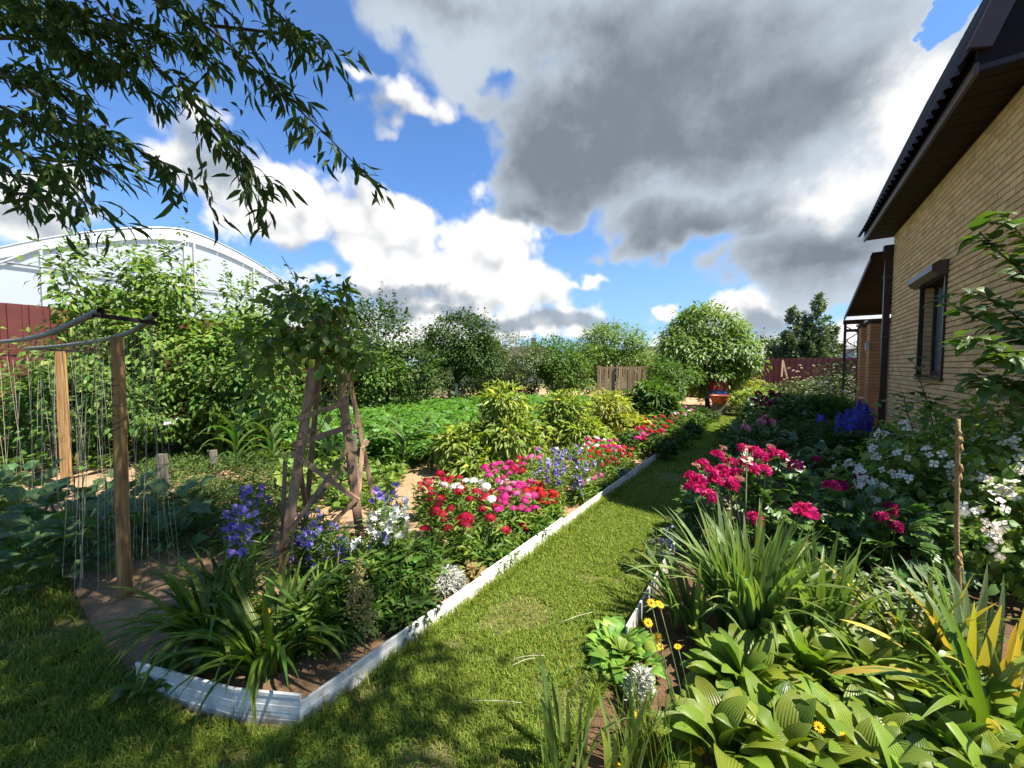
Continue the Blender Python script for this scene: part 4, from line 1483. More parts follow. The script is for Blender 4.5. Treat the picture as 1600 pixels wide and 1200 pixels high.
def compound(nl=3, w=.25):
    """a feathered leaf: terminal leaflet and pairs"""
    t = leafgrid(1, p_ovate(w), 0, -20, .2)
    V, F, n = [], [], 0
    for (o, a, s) in ((.55, 0, .45), (.5, 55, .34), (.5, -55, .34), (.2, 60, .28), (.2, -60, .28)):
        r = rhomb(.33, .05, .12)
        ca, sa = math.cos(rad(a)), math.sin(rad(a))
        v = r[0] * s
        v = np.stack([v[:, 0] * ca + v[:, 1] * sa, -v[:, 0] * sa + v[:, 1] * ca + o, v[:, 2]], -1)
        V.append(v)
        F.append(r[1] + n)
        n += len(v)
    return np.concatenate(V), np.concatenate(F)


CMP = compound()


def carpet(n, region, hfun, size, tilt=0.5):
    """low plants over a patch: region(u, v) -> bool"""
    P = []
    while sum(len(q) for q in P) < n:
        pt = region(n)
        P.append(pt)
    p = np.concatenate(P)[:n]
    h = hfun(p[:, 0], p[:, 1])
    k = len(p)
    z = h * rng.uniform(0.25, 1.0, k) ** 0.6
    pos = np.stack([p[:, 0], p[:, 1], z], -1)
    d = rnd_dirs(k, -.25, tilt)
    up = nrm(np.tile(arr([0, 0, 1.]), (k, 1)) + jit(k, .4))
    return pos, d, up, size * rng.uniform(.7, 1.3, k)


def reg_poly(poly):
    poly = arr(poly)
    lo, hi = poly.min(0), poly.max(0)

    def f(n):
        q = rng.uniform(lo, hi, (n, 2))
        ins = np.zeros(n, bool)
        j = len(poly) - 1
        for i in range(len(poly)):
            xi, yi = poly[i]
            xj, yj = poly[j]
            c = ((yi > q[:, 1]) != (yj > q[:, 1])) & (q[:, 0] < (xj - xi) * (q[:, 1] - yi) / (yj - yi + 1e-12) + xi)
            ins ^= c
            j = i
        return q[ins]
    return f


def gpoly(pts, h=0.0):
    return [G(px, py, h)[:2] for px, py in pts]


pot = [at(430, 573, 7.0)[:2], at(560, 573, 5.7)[:2], at(690, 573, 5.95)[:2], at(820, 573, 6.9)[:2], at(1010, 573, 10.5)[:2], at(1040, 573, 13.0)[:2], at(760, 573, 14.5)[:2], at(520, 573, 12.5)[:2], at(400, 573, 10.5)[:2]]


def ridge(x, y):
    u, v = UV(x, y)
    return 0.50 + 0.12 * np.sin(v * 2 * PI / 0.75) + 0.08 * bumps(x, y, 2.0)


pos, d, up, sz = carpet(34000, reg_poly(pot), ridge, .21)
po = link('potato_field', scatter(MB(), CMP, pos, d, up, sz).mesh('potato_field', L_potato))
po['kind'] = 'stuff'
tag(po, 'broad field of leafy green potato plants behind the obelisk and corn', 'potatoes')
# carrots, weeds and trailing growth left of the obelisk
wp = gpoly([(215, 860), (300, 880), (420, 870), (470, 770), (440, 690), (300, 700), (215, 730)])
pos, d, up, sz = carpet(14000, reg_poly(wp), lambda x, y: .10 + .30 * np.clip(bumps(x, y, 3.), 0, 1), .085, .95)
wo = link('vegetable_weeds', scatter(MB(), rhomb(.09, .03, .2), pos, nrm(d + arr([0, 0, .35])), up, sz).mesh('vegetable_weeds', L_feather))
wo['kind'] = 'stuff'
tag(wo, 'low feathery carrot tops and weeds left of the obelisk', 'weeds')
wp = gpoly([(-60, 760), (170, 745), (230, 725), (330, 705), (470, 690), (470, 655), (-60, 655)])
pos, d, up, sz = carpet(11000, reg_poly(wp), lambda x, y: .30 + .1 * bumps(x, y, 3.), .11, .6)
wo = link('undergrowth', scatter(MB(), T2w, pos, d, up, sz).mesh('undergrowth', L_mid))
wo['kind'] = 'stuff'
tag(wo, 'low green undergrowth at the foot of the left shrubs', 'undergrowth')


wp = gpoly([(440, 805), (600, 800), (640, 735), (690, 712), (640, 692), (440, 690)])
pos, d, up, sz = carpet(5200, reg_poly(wp), lambda x, y: .06 + .34 * np.clip(bumps(x, y, 3.5) + .25, 0, 1), .10, .9)
wo = link('bean_seedlings', scatter(MB(), T2w, pos, d, up, sz).mesh('bean_seedlings', L_light))
wo['kind'] = 'stuff'
tag(wo, 'patchy light green seedlings on the sand round the obelisk', 'seedlings')


# ------------------------------------------------------------------ lawn grass
def lawn_grass():
    def field(n, u0, u1, v0, v1):
        u = rng.uniform(u0, u1, n)
        v = rng.uniform(v0, v1, n)
        return np.stack([u * SG + v * CG, u * CG - v * SG], -1)
    P = [field(95000, 0.3, 2.6, -1.69, -.67), field(60000, 2.6, 5.0, -1.69, -.70), field(45000, 5, 15, -1.69, -.74),
         field(130000, -0.6, 0.82, -3.4, -1.0), field(26000, -1.2, 0.5, -6.5, -3.3), field(8000, -1.5, .5, -12, -6), field(16000, -.5, 0.6, -1.2, -.62)]
    p = np.concatenate(P)
    x, y = p[:, 0], p[:, 1]
    ok = (y > 1.15) & (np.abs(x) < y * 1.4 + .3)
    u, v = UV(x, y)
    # keep clear of the corner of the bed
    front = bed_front(v)
    ok &= ~((v < -1.69) & (u > front - .02))
    thin = bumps(x, y, 4.0) + .5 * bumps(x + 9, y, 11.0)
    ok &= ~((thin > 0.44) & (rng.random(len(x)) < .82))
    p = p[ok]
    x, y = p[:, 0], p[:, 1]
    n = len(p)
    dist = np.sqrt(x * x + y * y)
    sh = np.clip(1 - (UV(x, y)[1] + 1.7) * 2, 0, 1) * (UV(x, y)[0] < .5)
    hgt = rng.uniform(.014, .036, n) * (1 + .10 * dist) * (1 + .55 * np.clip(bumps(x, y, 1.5), -.5, 1)) * (1 + .5 * sh)
    u, v = UV(x, y)
    tall = (np.abs(v + 1.68) < .05) | (np.abs(v + .70) < .05)
    hgt = np.where(tall & (rng.random(n) < .5), hgt * 2.0, hgt)
    wid = .0016 * (1 + .30 * dist)
    a = rng.uniform(0, 2 * PI, n)
    lean = rng.uniform(.15, 1.0, n)
    dx, dy = np.cos(a), np.sin(a)
    z0 = .006 * bumps(x, y, 2.) - .004
    side = np.stack([-dy, dx, 0 * dx], -1) * wid[:, None]
    b = np.stack([x, y, z0], -1)
    mid = b + np.stack([dx * lean * hgt * .35, dy * lean * hgt * .35, hgt * .62], -1)
    tip = b + np.stack([dx * lean * hgt * 1.0, dy * lean * hgt * 1.0, hgt * (1.0 - .25 * lean)], -1)
    V = np.stack([b - side, b + side, mid + side * .8, mid - side * .8, tip], 1).reshape(-1, 3)
    i = np.arange(n)[:, None] * 5
    m = MB()
    m.add(V, i + np.array([[0, 1, 2]]), i + np.array([[0, 2, 3]]), i + np.array([[3, 2, 4]]))
    return m


g = link('lawn_grass', lawn_grass().mesh('lawn_grass', L_grass))
g['kind'] = 'stuff'
tag(g, 'short mown grass of the garden path and lawn', 'grass')

# clover and small weeds in the turf
n = 9000
u_, v_ = rng.uniform(-.5, 9, n), rng.uniform(-1.68, -.70, n)
sel = rng.random(n) < .45
u_[sel], v_[sel] = rng.uniform(-.6, .8, sel.sum()), rng.uniform(-3.6, -.8, sel.sum())
x, y = u_ * SG + v_ * CG, u_ * CG - v_ * SG
ok = (bumps(x + 30, y - 11, 2.2) > .18) & (y > 1.1) & ~((v_ < -1.69) & (u_ > bed_front(v_) - .03))
x, y = x[ok], y[ok]
k = len(x)
cv = []
for a in (0, 2.1, 4.2):
    r = rhomb(.42, .05, 0)
    c_, s_ = math.cos(a), math.sin(a)
    cv.append((np.stack([r[0][:, 0] * c_ - r[0][:, 1] * s_, r[0][:, 0] * s_ + r[0][:, 1] * c_, r[0][:, 2]], -1), r[1]))
CLOV = (np.concatenate([q[0] for q in cv]), np.concatenate([q[1] + 4 * i for i, q in enumerate(cv)]))
up = nrm(np.tile(arr([0, 0, 1.]), (k, 1)) + jit(k, .3))
cl_ = link('clover', scatter(MB(), CLOV, np.stack([x, y, rng.uniform(.02, .045, k)], -1), np.cross(up, rng.normal(0, 1, (k, 3))), up, .011 * rng.uniform(.7, 1.4, k)).mesh('clover', L_mid))
cl_['kind'] = 'stuff'
tag(cl_, 'patches of small clover leaves in the lawn', 'clover')


# ------------------------------------------------------------------ the tree whose branches hang in from the upper left
ot = thing('overhanging_tree', 'tree with long narrow leaves hanging in from the upper left', 'tree', (-2.2, -2.6, 0))
lance = [leafgrid(3, p_ovate(.105, .75), 8, -32, .3, bend=.06), leafgrid(3, p_ovate(.125, .75), 5, -12, .3, bend=-.08), leafgrid(3, p_ovate(.10, .8), 0, -55, .3)]
lance_lo = [rhomb(.13, .04, .25), rhomb(.11, .04, .12)]
wood = MB()
wood.tube([[-2.2, -2.6, -.1], [-2.15, -2.5, 1.5], [-1.9, -2.2, 3.0], [-1.5, -1.7, 4.6], [-1.2, -1.2, 6.2]], [.24, .20, .17, .12, .06], 10)
part('trunk', wood, M_bark, ot)
LP, LD, LU, LS = [], [], [], []


def twig_leaves(pts, n, leaf, spread=.09, hang=.75):
    pts = arr(pts)
    t = rng.uniform(0, len(pts) - 1.001, n)
    i = t.astype(int)
    f = (t - i)[:, None]
    p = pts[i] * (1 - f) + pts[i + 1] * f
    ax = nrm(pts[i + 1] - pts[i])
    d = nrm(ax * .75 + arr([0, 0, -hang]) * rng.uniform(.3, 1.2, n)[:, None] + jit(n, .38))
    LP.append(p + jit(n, spread))
    LD.append(d)
    LU.append(nrm(np.tile(arr([0, 0, 1.]), (n, 1)) + jit(n, .6)))
    LS.append(leaf * rng.uniform(.7, 1.2, n))


def curve(pts, k=14):
    pts = arr(pts)
    tt = np.linspace(0, len(pts) - 1, k)
    c = np.stack([np.interp(tt, np.arange(len(pts)), pts[:, a]) for a in range(3)], -1)
    for _ in range(2):
        c[1:-1] = (c[:-2] + 2 * c[1:-1] + c[2:]) / 4
    return c


# branches seen in the picture (direction in the photo, own distances)
seen = [([(60, -60), (200, -20), (330, 40), (420, 130), (500, 200), (570, 272)], 2.6, 120, 1.0),
        ([(330, 40), (420, 50), (480, 60), (520, 80)], 2.55, 70, 1.0),
        ([(300, -30), (400, -10), (455, 40), (470, 70)], 2.5, 60, 1.0),
        ([(120, -40), (220, 80), (300, 160), (355, 225), (415, 295)], 2.45, 130, 1.0),
        ([(300, 160), (350, 200), (375, 235), (385, 300)], 2.4, 40, 1.0),
        ([(-40, 90), (60, 150), (140, 205), (210, 230), (297, 275)], 2.3, 120, 1.0),
        ([(-60, 60), (80, 60), (180, 110), (250, 150)], 2.7, 130, 1.0),
        ([(-60, 200), (30, 235), (90, 265), (160, 330)], 2.2, 80, 1.0),
        ([(-60, 270), (20, 300), (80, 315), (115, 345)], 2.2, 45, 1.0),
        ([(-40, -40), (100, 10), (200, 40), (280, 60)], 2.8, 190, 1.0),
        ([(-60, 10), (60, 40), (140, 90)], 2.6, 190, 1.0),
        ([(-60, 130), (40, 190), (120, 235), (170, 262)], 2.4, 110, 1.0),
        ([(150, -60), (260, -20), (360, 10), (400, 90), (440, 150)], 2.65, 90, 1.0),
        ([(-60, 160), (20, 180), (90, 190), (150, 200)], 2.9, 120, 1.0),
        ([(20, -60), (90, 0), (150, 50), (215, 95)], 2.5, 150, 1.0), ([(200, -60), (260, 0), (300, 50), (330, 100)], 2.7, 120, 1.0), ([(-60, 100), (0, 110), (70, 120), (130, 150)], 2.6, 150, 1.0),
        ([(-60, -20), (0, 0), (60, 15), (110, 40)], 3.0, 170, 1.0), ([(-60, 230), (-10, 255), (40, 285), (70, 300)], 2.5, 90, 1.0)]
twn = 0
for (pp, d0, n, s) in seen:
    pts = curve([at(px, py, d0 - .10 * k) for k, (px, py) in enumerate(pp)], 16)
    part('branch', MB().tube(pts, np.linspace(.011, .0025, 16), 5), M_bark, ot)
    twig_leaves(pts[2:], int(n * .46), .118, .022, .40)
    for k in range(4, 16, 1):                       # side twigs
        q = pts[k]
        ax = nrm((pts[min(15, k + 1)] - pts[k - 1])[None])[0]
        e = q + ax * .10 + arr([rng.normal(0, .07), rng.normal(0, .08), rng.normal(-.05, .07)])
        twig_leaves([q, (q + e) / 2 + arr([0, 0, .01]), e], max(3, int(n * .088)), .112, .018, .42)
# crown above and behind the viewer (its shade falls on the near left of the garden)
cl = []
while len(cl) < 400:
    a, r = rng.uniform(0, 2 * PI), 4.7 * math.sqrt(rng.uniform(0, 1))
    z = rng.uniform(4.4, 7.2)
    x, y = -.95 + r * math.cos(a), -1.45 + r * math.sin(a)
    if (y > -.2 and (z - 1.6) < 1.12 * y + 1.0) or y < -3.2 or x > 2.55 - .3 * max(0, y):
        continue
    cl.append([x, y, z])
cl = arr(cl)
for c in cl[::9]:
    part('limb', MB().tube(curve([[-1.5, -1.7, 4.4], (arr([-1.5, -1.7, 4.8]) + c) / 2 + arr([0, 0, .25]), c], 7), np.linspace(.05, .012, 7), 5), M_bark, ot)
LP2 = cl.repeat(125, 0) + jit(len(cl) * 125, .24)
nn = len(LP2)
mcr = MB()
scatter(mcr, lance_lo[0], LP2, nrm(rnd_dirs(nn, -1, .3) + arr([0, 0, -.3])), nrm(np.tile(arr([0, 0, 1.]), (nn, 1)) + jit(nn, .5)), .172 * rng.uniform(.7, 1.25, nn))
part('crown', mcr, L_over, ot, stuff=True)
leaf_parts(ot, 'leaf', lance, L_over, np.concatenate(LP), np.concatenate(LD), np.concatenate(LU), np.concatenate(LS), 300, low=lance, rest='leaves')

# ------------------------------------------------------------------ vine on the obelisk
vn = thing('climbing_vine', 'leafy green climbing vine smothering the top of the obelisk', 'vine', G(500, 890))
vb = [bl(470, 500, 2.95, .32, .28, .24), bl(520, 475, 2.95, .18, .24, .17), bl(420, 535, 2.95, .20, .24, .24), bl(455, 465, 2.95, .18, .2, .10), bl(540, 520, 2.95, .15, .2, .16), bl(535, 560, 2.9, .18, .2, .10), bl(470, 535, 2.95, .22, .22, .10), bl(410, 610, 3.0, .10, .12, .12), bl(560, 560, 2.95, .08, .1, .06), bl(515, 680, 3.05, .08, .1, .25)]
cen, pos, d, out = foliage_points(vb, 92, 11, .115, .35)
n = len(pos)
heart = [leafgrid(3, p_heart(.40, .12), 6, -38, .22), leafgrid(3, p_heart(.36, .12), 0, -60, .25), leafgrid(3, p_ovate(.32), 5, -30, .22)]
leaf_parts(vn, 'leaf', heart, L_vine, pos, nrm(d + arr([0, -.25, -.55])), nrm(out * .8 + arr([0, -.2, .8]) + jit(n, .4)), .085 * rng.uniform(.65, 1.2, n), 260, low=[rhomb(.36, .08, .2), T2w])
for k in range(9):
    i, j = rng.integers(len(cen)), rng.integers(len(cen))
    a = leg_pt(k % 4, rng.uniform(.6, 1.3)) + arr([0, -.03, 0])
    part('stem', MB().tube(curve([a, (a + cen[i]) / 2 + jit(1, .05)[0], cen[i], cen[j]], 12), .004, 4), M_drystem, vn)
for (px, py, ex, ey) in ((470, 460, 440, 400), (455, 455, 415, 425), (500, 455, 520, 430), (545, 470, 560, 452), (540, 560, 590, 548), (525, 610, 590, 610)):
    a, b = at(px, py, 2.95), at(ex, ey, 2.9)
    pts = curve([a, (a + b) / 2 + arr([0, 0, .03]), b], 8)
    st = part('tendril', MB().tube(pts, .0022, 4), M_stem, vn)
    m = MB()
    k = 11
    tt = rng.uniform(.2, 1, k)
    pp = a + (b - a) * tt[:, None] + jit(k, .012)
    scatter(m, T2w, pp, rnd_dirs(k, -.6, .4), np.tile(arr([0, 0, 1.]), (k, 1)), .045 * (1.2 - .6 * tt))
    part('young_leaves', m, L_vine, vn, stuff=True)


# ------------------------------------------------------------------ strap-leaved clumps
def clump(name, label, cat, base, tpls, mat, n, L, spread, radius, tilt=(0, 0), group=None, az=None, odd=None, nodd=0, nobj=300):
    base = arr(base)
    t = thing(name, label, cat, base, group)
    a = rng.uniform(0, 2 * PI, n) if az is None else rng.uniform(az[0], az[1], n)
    r = radius * np.sqrt(rng.uniform(0, 1, n))
    pos = base + np.stack([r * np.cos(a), r * np.sin(a), 0 * r], -1)
    a2 = a + rng.normal(0, spread, n)
    d = np.stack([np.cos(a2), np.sin(a2), 0 * a2], -1)
    d = d + arr([tilt[0], tilt[1], 0])
    up = np.tile(arr([0, 0, 1.]), (n, 1)) + jit(n, .12)
    size = L * rng.uniform(.65, 1.12, n)
    k = n - nodd
    leaf_parts(t, 'leaf', tpls, mat, pos[:k], d[:k], up[:k], size[:k], nobj)
    if nodd:
        leaf_parts(t, 'leaf', tpls, odd, pos[k:], d[k:], up[k:], size[k:], nobj)
    return t


S_day = [leafgrid(9, p_strap(.026), 82, e, .5, twist=tw) for e, tw in ((-5, 0), (-40, .3), (-62, -.2), (20, .2), (-25, -.4), (45, 0))]
S_day2 = [leafgrid(9, p_strap(.031), 72, e, .5, twist=tw) for e, tw in ((-50, .2), (-75, -.3), (-20, .3), (5, 0))]
S_iris = [leafgrid(8, p_strap(.034), 86, e, .25, twist=tw, bend=bd) for e, tw, bd in ((62, .1, .02), (75, -.2, -.05), (38, .3, .05), (80, 0, 0), (12, .5, .06))]
S_iris_s = [leafgrid(6, p_strap(.045), 84, e, .2, twist=tw, bend=bd) for e, tw, bd in ((70, .1, .02), (78, -.2, -.05), (55, .3, .05), (82, 0, 0))]
S_arch = [leafgrid(10, p_strap(.028), 80, e, .35, twist=tw, bend=bd) for e, tw, bd in ((25, .1, .05), (0, -.2, -.1), (45, .2, .06), (-25, .3, .1), (60, 0, 0))]

clump('daylily', 'large arching daylily clump inside the corner of the white edging', 'daylily', G(425, 1045), S_day + S_day2, L_day, 120, .60, .35, .13, group='daylily clumps at the bed corner')
clump('daylily', 'daylily clump with long leaves reaching left over the bare soil', 'daylily', G(330, 1005), S_day + S_day2, L_day, 85, .62, .4, .11, tilt=(-.25, 0), group='daylily clumps at the bed corner')
clump('daylily', 'upright daylily clump just in front of the obelisk foot', 'daylily', G(470, 970), S_day, L_day, 75, .42, .4, .12, group='daylily clumps at the bed corner')
clump('daylily', 'dark daylily clump between the front post and the obelisk', 'daylily', G(345, 945), S_day, L_day, 55, .52, .4, .10, group='daylily clumps at the bed corner')
clump('daylily', 'bright daylily clump on the right side of the group, near the astilbe', 'daylily', G(515, 1010), S_day, L_day, 70, .50, .4, .10, tilt=(.1, .1), group='daylily clumps at the bed corner')
# iris by the sweet williams
clump('iris', 'small pale iris fan left of its twin in front of the crimson flowers', 'iris', G(672, 888), S_iris_s, L_iris_g, 34, .34, .5, .09, odd=L_iris_y, nodd=2)
clump('iris', 'small grey-green iris fan right of its twin in front of the crimson flowers', 'iris', G(738, 880), S_iris_s, L_iris_g, 30, .32, .5, .08)
clump('iris', 'tiny iris tuft at the foot of the scarlet flowers', 'iris', G(785, 868), S_iris_s, L_iris_g, 22, .26, .5, .07)
clump('iris', 'broad iris leaves standing behind the violet bellflowers', 'iris', G(925, 770), S_iris_s, L_iris_g, 16, .60, .5, .10)
clump('iris', 'iris leaves leaning right between bellflowers and the grass path', 'iris', G(960, 752), S_iris_s, L_iris_g, 12, .45, .5, .08, tilt=(.3, 0))
# right-hand bed
clump('iris', 'big arching iris clump spilling left over the right edging', 'iris', G(1165, 990), S_arch + S_iris, L_iris, 170, .72, .45, .17, tilt=(-.30, 0))
clump('iris', 'leafy iris clump between the big arching one and the hosta', 'iris', G(1275, 1000), S_arch + S_iris, L_iris, 90, .58, .5, .15, tilt=(-.25, 0))
clump('iris', 'iris leaves at the clump front overhanging the grass path', 'iris', G(1075, 985), S_arch, L_iris, 40, .55, .5, .10, tilt=(-.5, .1))
clump('iris', 'grey-green iris clump with yellowed tips at the right edge', 'iris', G(1530, 1100), S_iris, L_iris_g, 60, .60, .5, .16, odd=L_iris_y, nodd=12)
clump('iris', 'thin iris clump with straw-yellow blades behind the hosta', 'iris', G(1425, 1040), S_iris + S_arch, L_iris, 40, .55, .5, .12, tilt=(-.2, 0), odd=L_iris_y, nodd=7)
clump('iris', 'arching green leaves at the lower right corner over the hosta', 'iris', G(1560, 1190), S_arch, L_day, 26, .62, .5, .10, tilt=(-.35, 0), odd=L_iris_y, nodd=2)
clump('iris', 'young iris fan at the bottom edge right of the lawn', 'iris', G(885, 1210), S_iris_s + S_iris, L_iris, 22, .36, .6, .10)
clump('iris', 'upright iris blades beside the yellow flowers at the bottom', 'iris', G(975, 1215), S_iris_s, L_iris, 12, .32, .6, .07)
for (px0, py0, px1, py1, d0, d1, lab) in ((1410, 1010, 1310, 965, 1.75, 1.85, 'single golden iris blade lying across the hosta top'), (1420, 1050, 1290, 1053, 1.6, 1.7, 'yellow fallen iris blade resting level on the hosta'),
                                         (1610, 1070, 1548, 1100, 1.75, 1.62, 'short orange-yellow iris blade at the right picture edge')):
    a, b = at(px0, py0, d0), at(px1, py1, d1)
    L = np.linalg.norm(b - a)
    o = thing('fallen_blade', lab, 'leaf', a)
    leaf_parts(o, 'blade', [leafgrid(8, p_strap(.055), 14, -22, .15, twist=.2)], L_iris_y, [a], [b - a], [[0, -.3, 1]], [L], 5)

# ------------------------------------------------------------------ hosta
ho = thing('hosta', 'wide glossy green hosta filling the lower right corner', 'hosta', G(1340, 1190))
tp_h = [leafgrid(10, p_hosta(.145), 60, e, .16, nw=4, wave=.07, cup=.02, twist=tw, bend=bd) for e, tw, bd in ((-35, 0, .04), (-50, .25, -.06), (-20, -.2, .06), (-65, .15, 0), (-5, .1, -.03), (-42, -.35, .02))]
pos, d, up, sz = [], [], [], []
for (cx, cy, n, R) in ((1165, 1090, 76, .12), (1265, 1068, 86, .13), (1375, 1085, 90, .13), (1480, 1120, 50, .12), (1230, 1210, 70, .12), (1350, 1230, 80, .13), (1480, 1210, 84, .13), (1130, 1200, 36, .09), (1440, 1300, 60, .12), (1570, 1290, 50, .12)):
    c = G(cx, cy)
    for i in range(n):
        a = i * 2.39996 + rng.normal(0, .2)
        q = math.sqrt((i + .5) / n)
        pos.append(c + arr([math.cos(a), math.sin(a), 0]) * R * q)
        e = (1 - q) * 1.3
        d.append([math.cos(a), math.sin(a), e * .9])
        up.append([-math.cos(a) * e, -math.sin(a) * e, 1.0])
        sz.append((.31 - .03 * q) * rng.uniform(.75, 1.1))
leaf_parts(ho, 'leaf', tp_h, L_hosta, pos, d, arr(up) + jit(len(up), .12), sz, 300, rest='inner_leaves')

# ------------------------------------------------------------------ violets by the path
vi = thing('sweet_violet', 'bright green heart-leaved violet clump at the grass edge', 'violet', G(985, 1030))
tp_v = [leafgrid(11, p_heart(.27, .45), 78, e, .18, nw=4, cup=.12, wave=.06) for e in (-30, -60, -10, -80)]
n = 230
a = rng.uniform(0, 2 * PI, n)
r = np.sqrt(rng.uniform(0, 1, n))
c = G(975, 1030)
pos = c + np.stack([r * np.cos(a) * .13, r * np.sin(a) * .20, 0 * r], -1)
leaf_parts(vi, 'leaf', tp_v, L_violet, pos, np.stack([np.cos(a), np.sin(a), (1 - r) * .8], -1), np.stack([-np.cos(a) * (1 - r), -np.sin(a) * (1 - r), 1 + 0 * a], -1), rng.uniform(.085, .15, n), 300)
vi = thing('sweet_violet', 'round-leaved violet patch at the left end of the white edging', 'violet', G(270, 1065))
n = 60
a = rng.uniform(0, 2 * PI, n)
r = np.sqrt(rng.uniform(0, 1, n))
c = G(285, 1072)
pos = c + np.stack([r * np.cos(a) * .20, r * np.sin(a) * .08, 0 * r], -1)
leaf_parts(vi, 'leaf', tp_v, L_day, pos, np.stack([np.cos(a), np.sin(a), (1 - r) * .8], -1), np.stack([-np.cos(a) * (1 - r), -np.sin(a) * (1 - r), 1 + 0 * a], -1), rng.uniform(.12, .18, n), 300)

# ------------------------------------------------------------------ cucumbers under the trellis
tp_c = [leafgrid(6, p_lobed(.36, .30), a0, e, .08, nw=4, wave=.10) for a0, e in ((65, -40), (50, -60), (75, -20), (40, -30))]
cuc = [(60, 850, 'far left of the trellis row'), (130, 890, 'in front of the left post, largest leaves'), (215, 880, 'right behind the front post'), (265, 850, 'at the right end of the trellis row'), (30, 800, 'under the left sag of the pipe'), (150, 820, 'between the two nearest posts'), (90, 905, 'at the lawn edge')]
for i, (px, py, where) in enumerate(cuc):
    c = G(px, py)
    o = thing('cucumber_plant', 'broad-leaved cucumber plant ' + where, 'cucumber', c, 'cucumber plants under the trellis')
    n = 44
    z = rng.uniform(.0, .42, n)
    a = rng.uniform(0, 2 * PI, n)
    r = rng.uniform(.05, .36, n)
    pos = c + np.stack([r * np.cos(a) * 1.2, r * np.sin(a), z], -1)
    leaf_parts(o, 'leaf', tp_c, L_cuc, pos, np.stack([np.cos(a), np.sin(a) - .35, .25 + 0 * a], -1), np.stack([0 * a, 0 * a - .25, 1 + 0 * a], -1) + jit(n, .2), rng.uniform(.17, .27, n), 300)
    m = MB()
    for k in range(4):
        e = c + arr([rng.normal(0, .15), rng.normal(0, .1), .5])
        m.tube(curve([c, (c + e) / 2 + jit(1, .06)[0], e], 6), .006, 5)
    part('stems', m, M_stem, o)

# ------------------------------------------------------------------ corn
tp_corn = [leafgrid(9, lambda t: .068 * (.5 + .5 * min(1, t * 4)) * max(.03, 1 - t ** 2.6), a0, e, .35, nw=2, wave=.12, twist=tw) for a0, e, tw in ((75, -35, .2), (68, -60, -.3), (80, 0, .3), (72, -15, -.2))]
corn = [(655, 722, .7, 'corn plant close behind the tall lone one'), (560, 712, .75, 'corn plant right behind the grey upright stake'), (620, 708, .7, 'corn plant at the potato edge right of the obelisk'), (718, 716, .62, 'small corn plant between two others left of the peach tree'), (540, 722, .7, 'corn plant behind the crossed laths'), (675, 740, .6, 'small corn plant on the sand left of the crimson flowers'), (632, 742, .85, 'tall bright corn plant standing alone on the sandy soil'), (694, 727, .70, 'corn plant left of the crimson flowers'), (738, 706, .62, 'small corn plant touching the yellowish peach tree'), (600, 722, .75, 'corn plant just right of the obelisk'),
        (575, 735, .72, 'corn plant seen through the obelisk side'), (520, 740, .80, 'corn plant framed by the obelisk legs'), (480, 728, .75, 'corn plant behind the left obelisk leg'), (660, 706, .70, 'corn plant in the second row right of the tall one'),
        (370, 735, .95, 'tall dark corn plant left of the obelisk'), (345, 722, .85, 'dark corn plant beside the short grey stake'), (398, 722, .90, 'corn plant between the dark tall one and the obelisk'), (425, 738, .80, 'corn plant close to the left of the obelisk'), (285, 712, .75, 'spindly corn plant in the shade behind the front post'), (700, 703, .60, 'corn plant at the edge of the potato field')]
for (px, py, h, lab) in corn:
    c = G(px, py)
    o = thing('corn_plant', lab, 'corn', c, 'young corn plants in rows')
    n = 13
    z = np.linspace(.04, h * .55, n)
    a0 = rng.uniform(0, PI)
    a = a0 + np.arange(n) * PI + rng.normal(0, .35, n)
    pos = c + np.stack([0 * z, 0 * z, z], -1)
    leaf_parts(o, 'leaf', tp_corn, L_corn, pos, np.stack([np.cos(a), np.sin(a), .15 + 0 * a], -1), np.tile(arr([0, 0, 1.]), (n, 1)), h * rng.uniform(.62, .85, n), 300)
    part('stalk', MB().tube([c, c + arr([.01, 0, h * .4]), c + arr([0, 0, h * .62])], [.016, .013, .006], 7), L_iris_g, o)


# ================================================================== flowers
def rotz(v, a):
    c, s = math.cos(a), math.sin(a)
    return np.stack([v[:, 0] * c - v[:, 1] * s, v[:, 0] * s + v[:, 1] * c, v[:, 2]], -1)


def merge(items):
    V, F, n = [], [], 0
    for v, f in items:
        V.append(v)
        F.append(f + n)
        n += len(v)
    return np.concatenate(V), np.concatenate(F)


def place(tpl, pos, d, up, size):
    R = frames(arr([d]), arr([up]))[0]
    return tpl[0] @ R.T * size + arr(pos), tpl[1]


def t_peony(seed, n=88, flat=.85):
    r = np.random.default_rng(seed)
    pet = leafgrid(2, p_ovate(.42, .7), 20, 70, .1, nw=2, cup=-.25, wave=.15)[:2]
    it = []
    for i in range(n):
        z = 1 - 1.35 * (i + .5) / n
        a = i * 2.39996 + r.normal(0, .2)
        q = math.sqrt(max(0, 1 - z * z))
        o = arr([q * math.cos(a), q * math.sin(a), z * flat])
        L = .44 if z > -.05 else .60
        it.append(place(pet, o * .42, o + arr([0, 0, .15]) + r.normal(0, .2, 3), arr([-o[1], o[0], .4]) + r.normal(0, .5, 3), L * r.uniform(.8, 1.15)))
    return merge(it)


def t_floret(n=5, w=.40):
    r = rhomb(w, .05, .06)
    it = []
    for i in range(n):
        a = 2 * PI * i / n
        v = r[0].copy()
        v[:, 1] = v[:, 1] * .95 + .05
        v[1, 1] = v[3, 1] = .68
        it.append((rotz(v, a), r[1]))
    return merge(it)


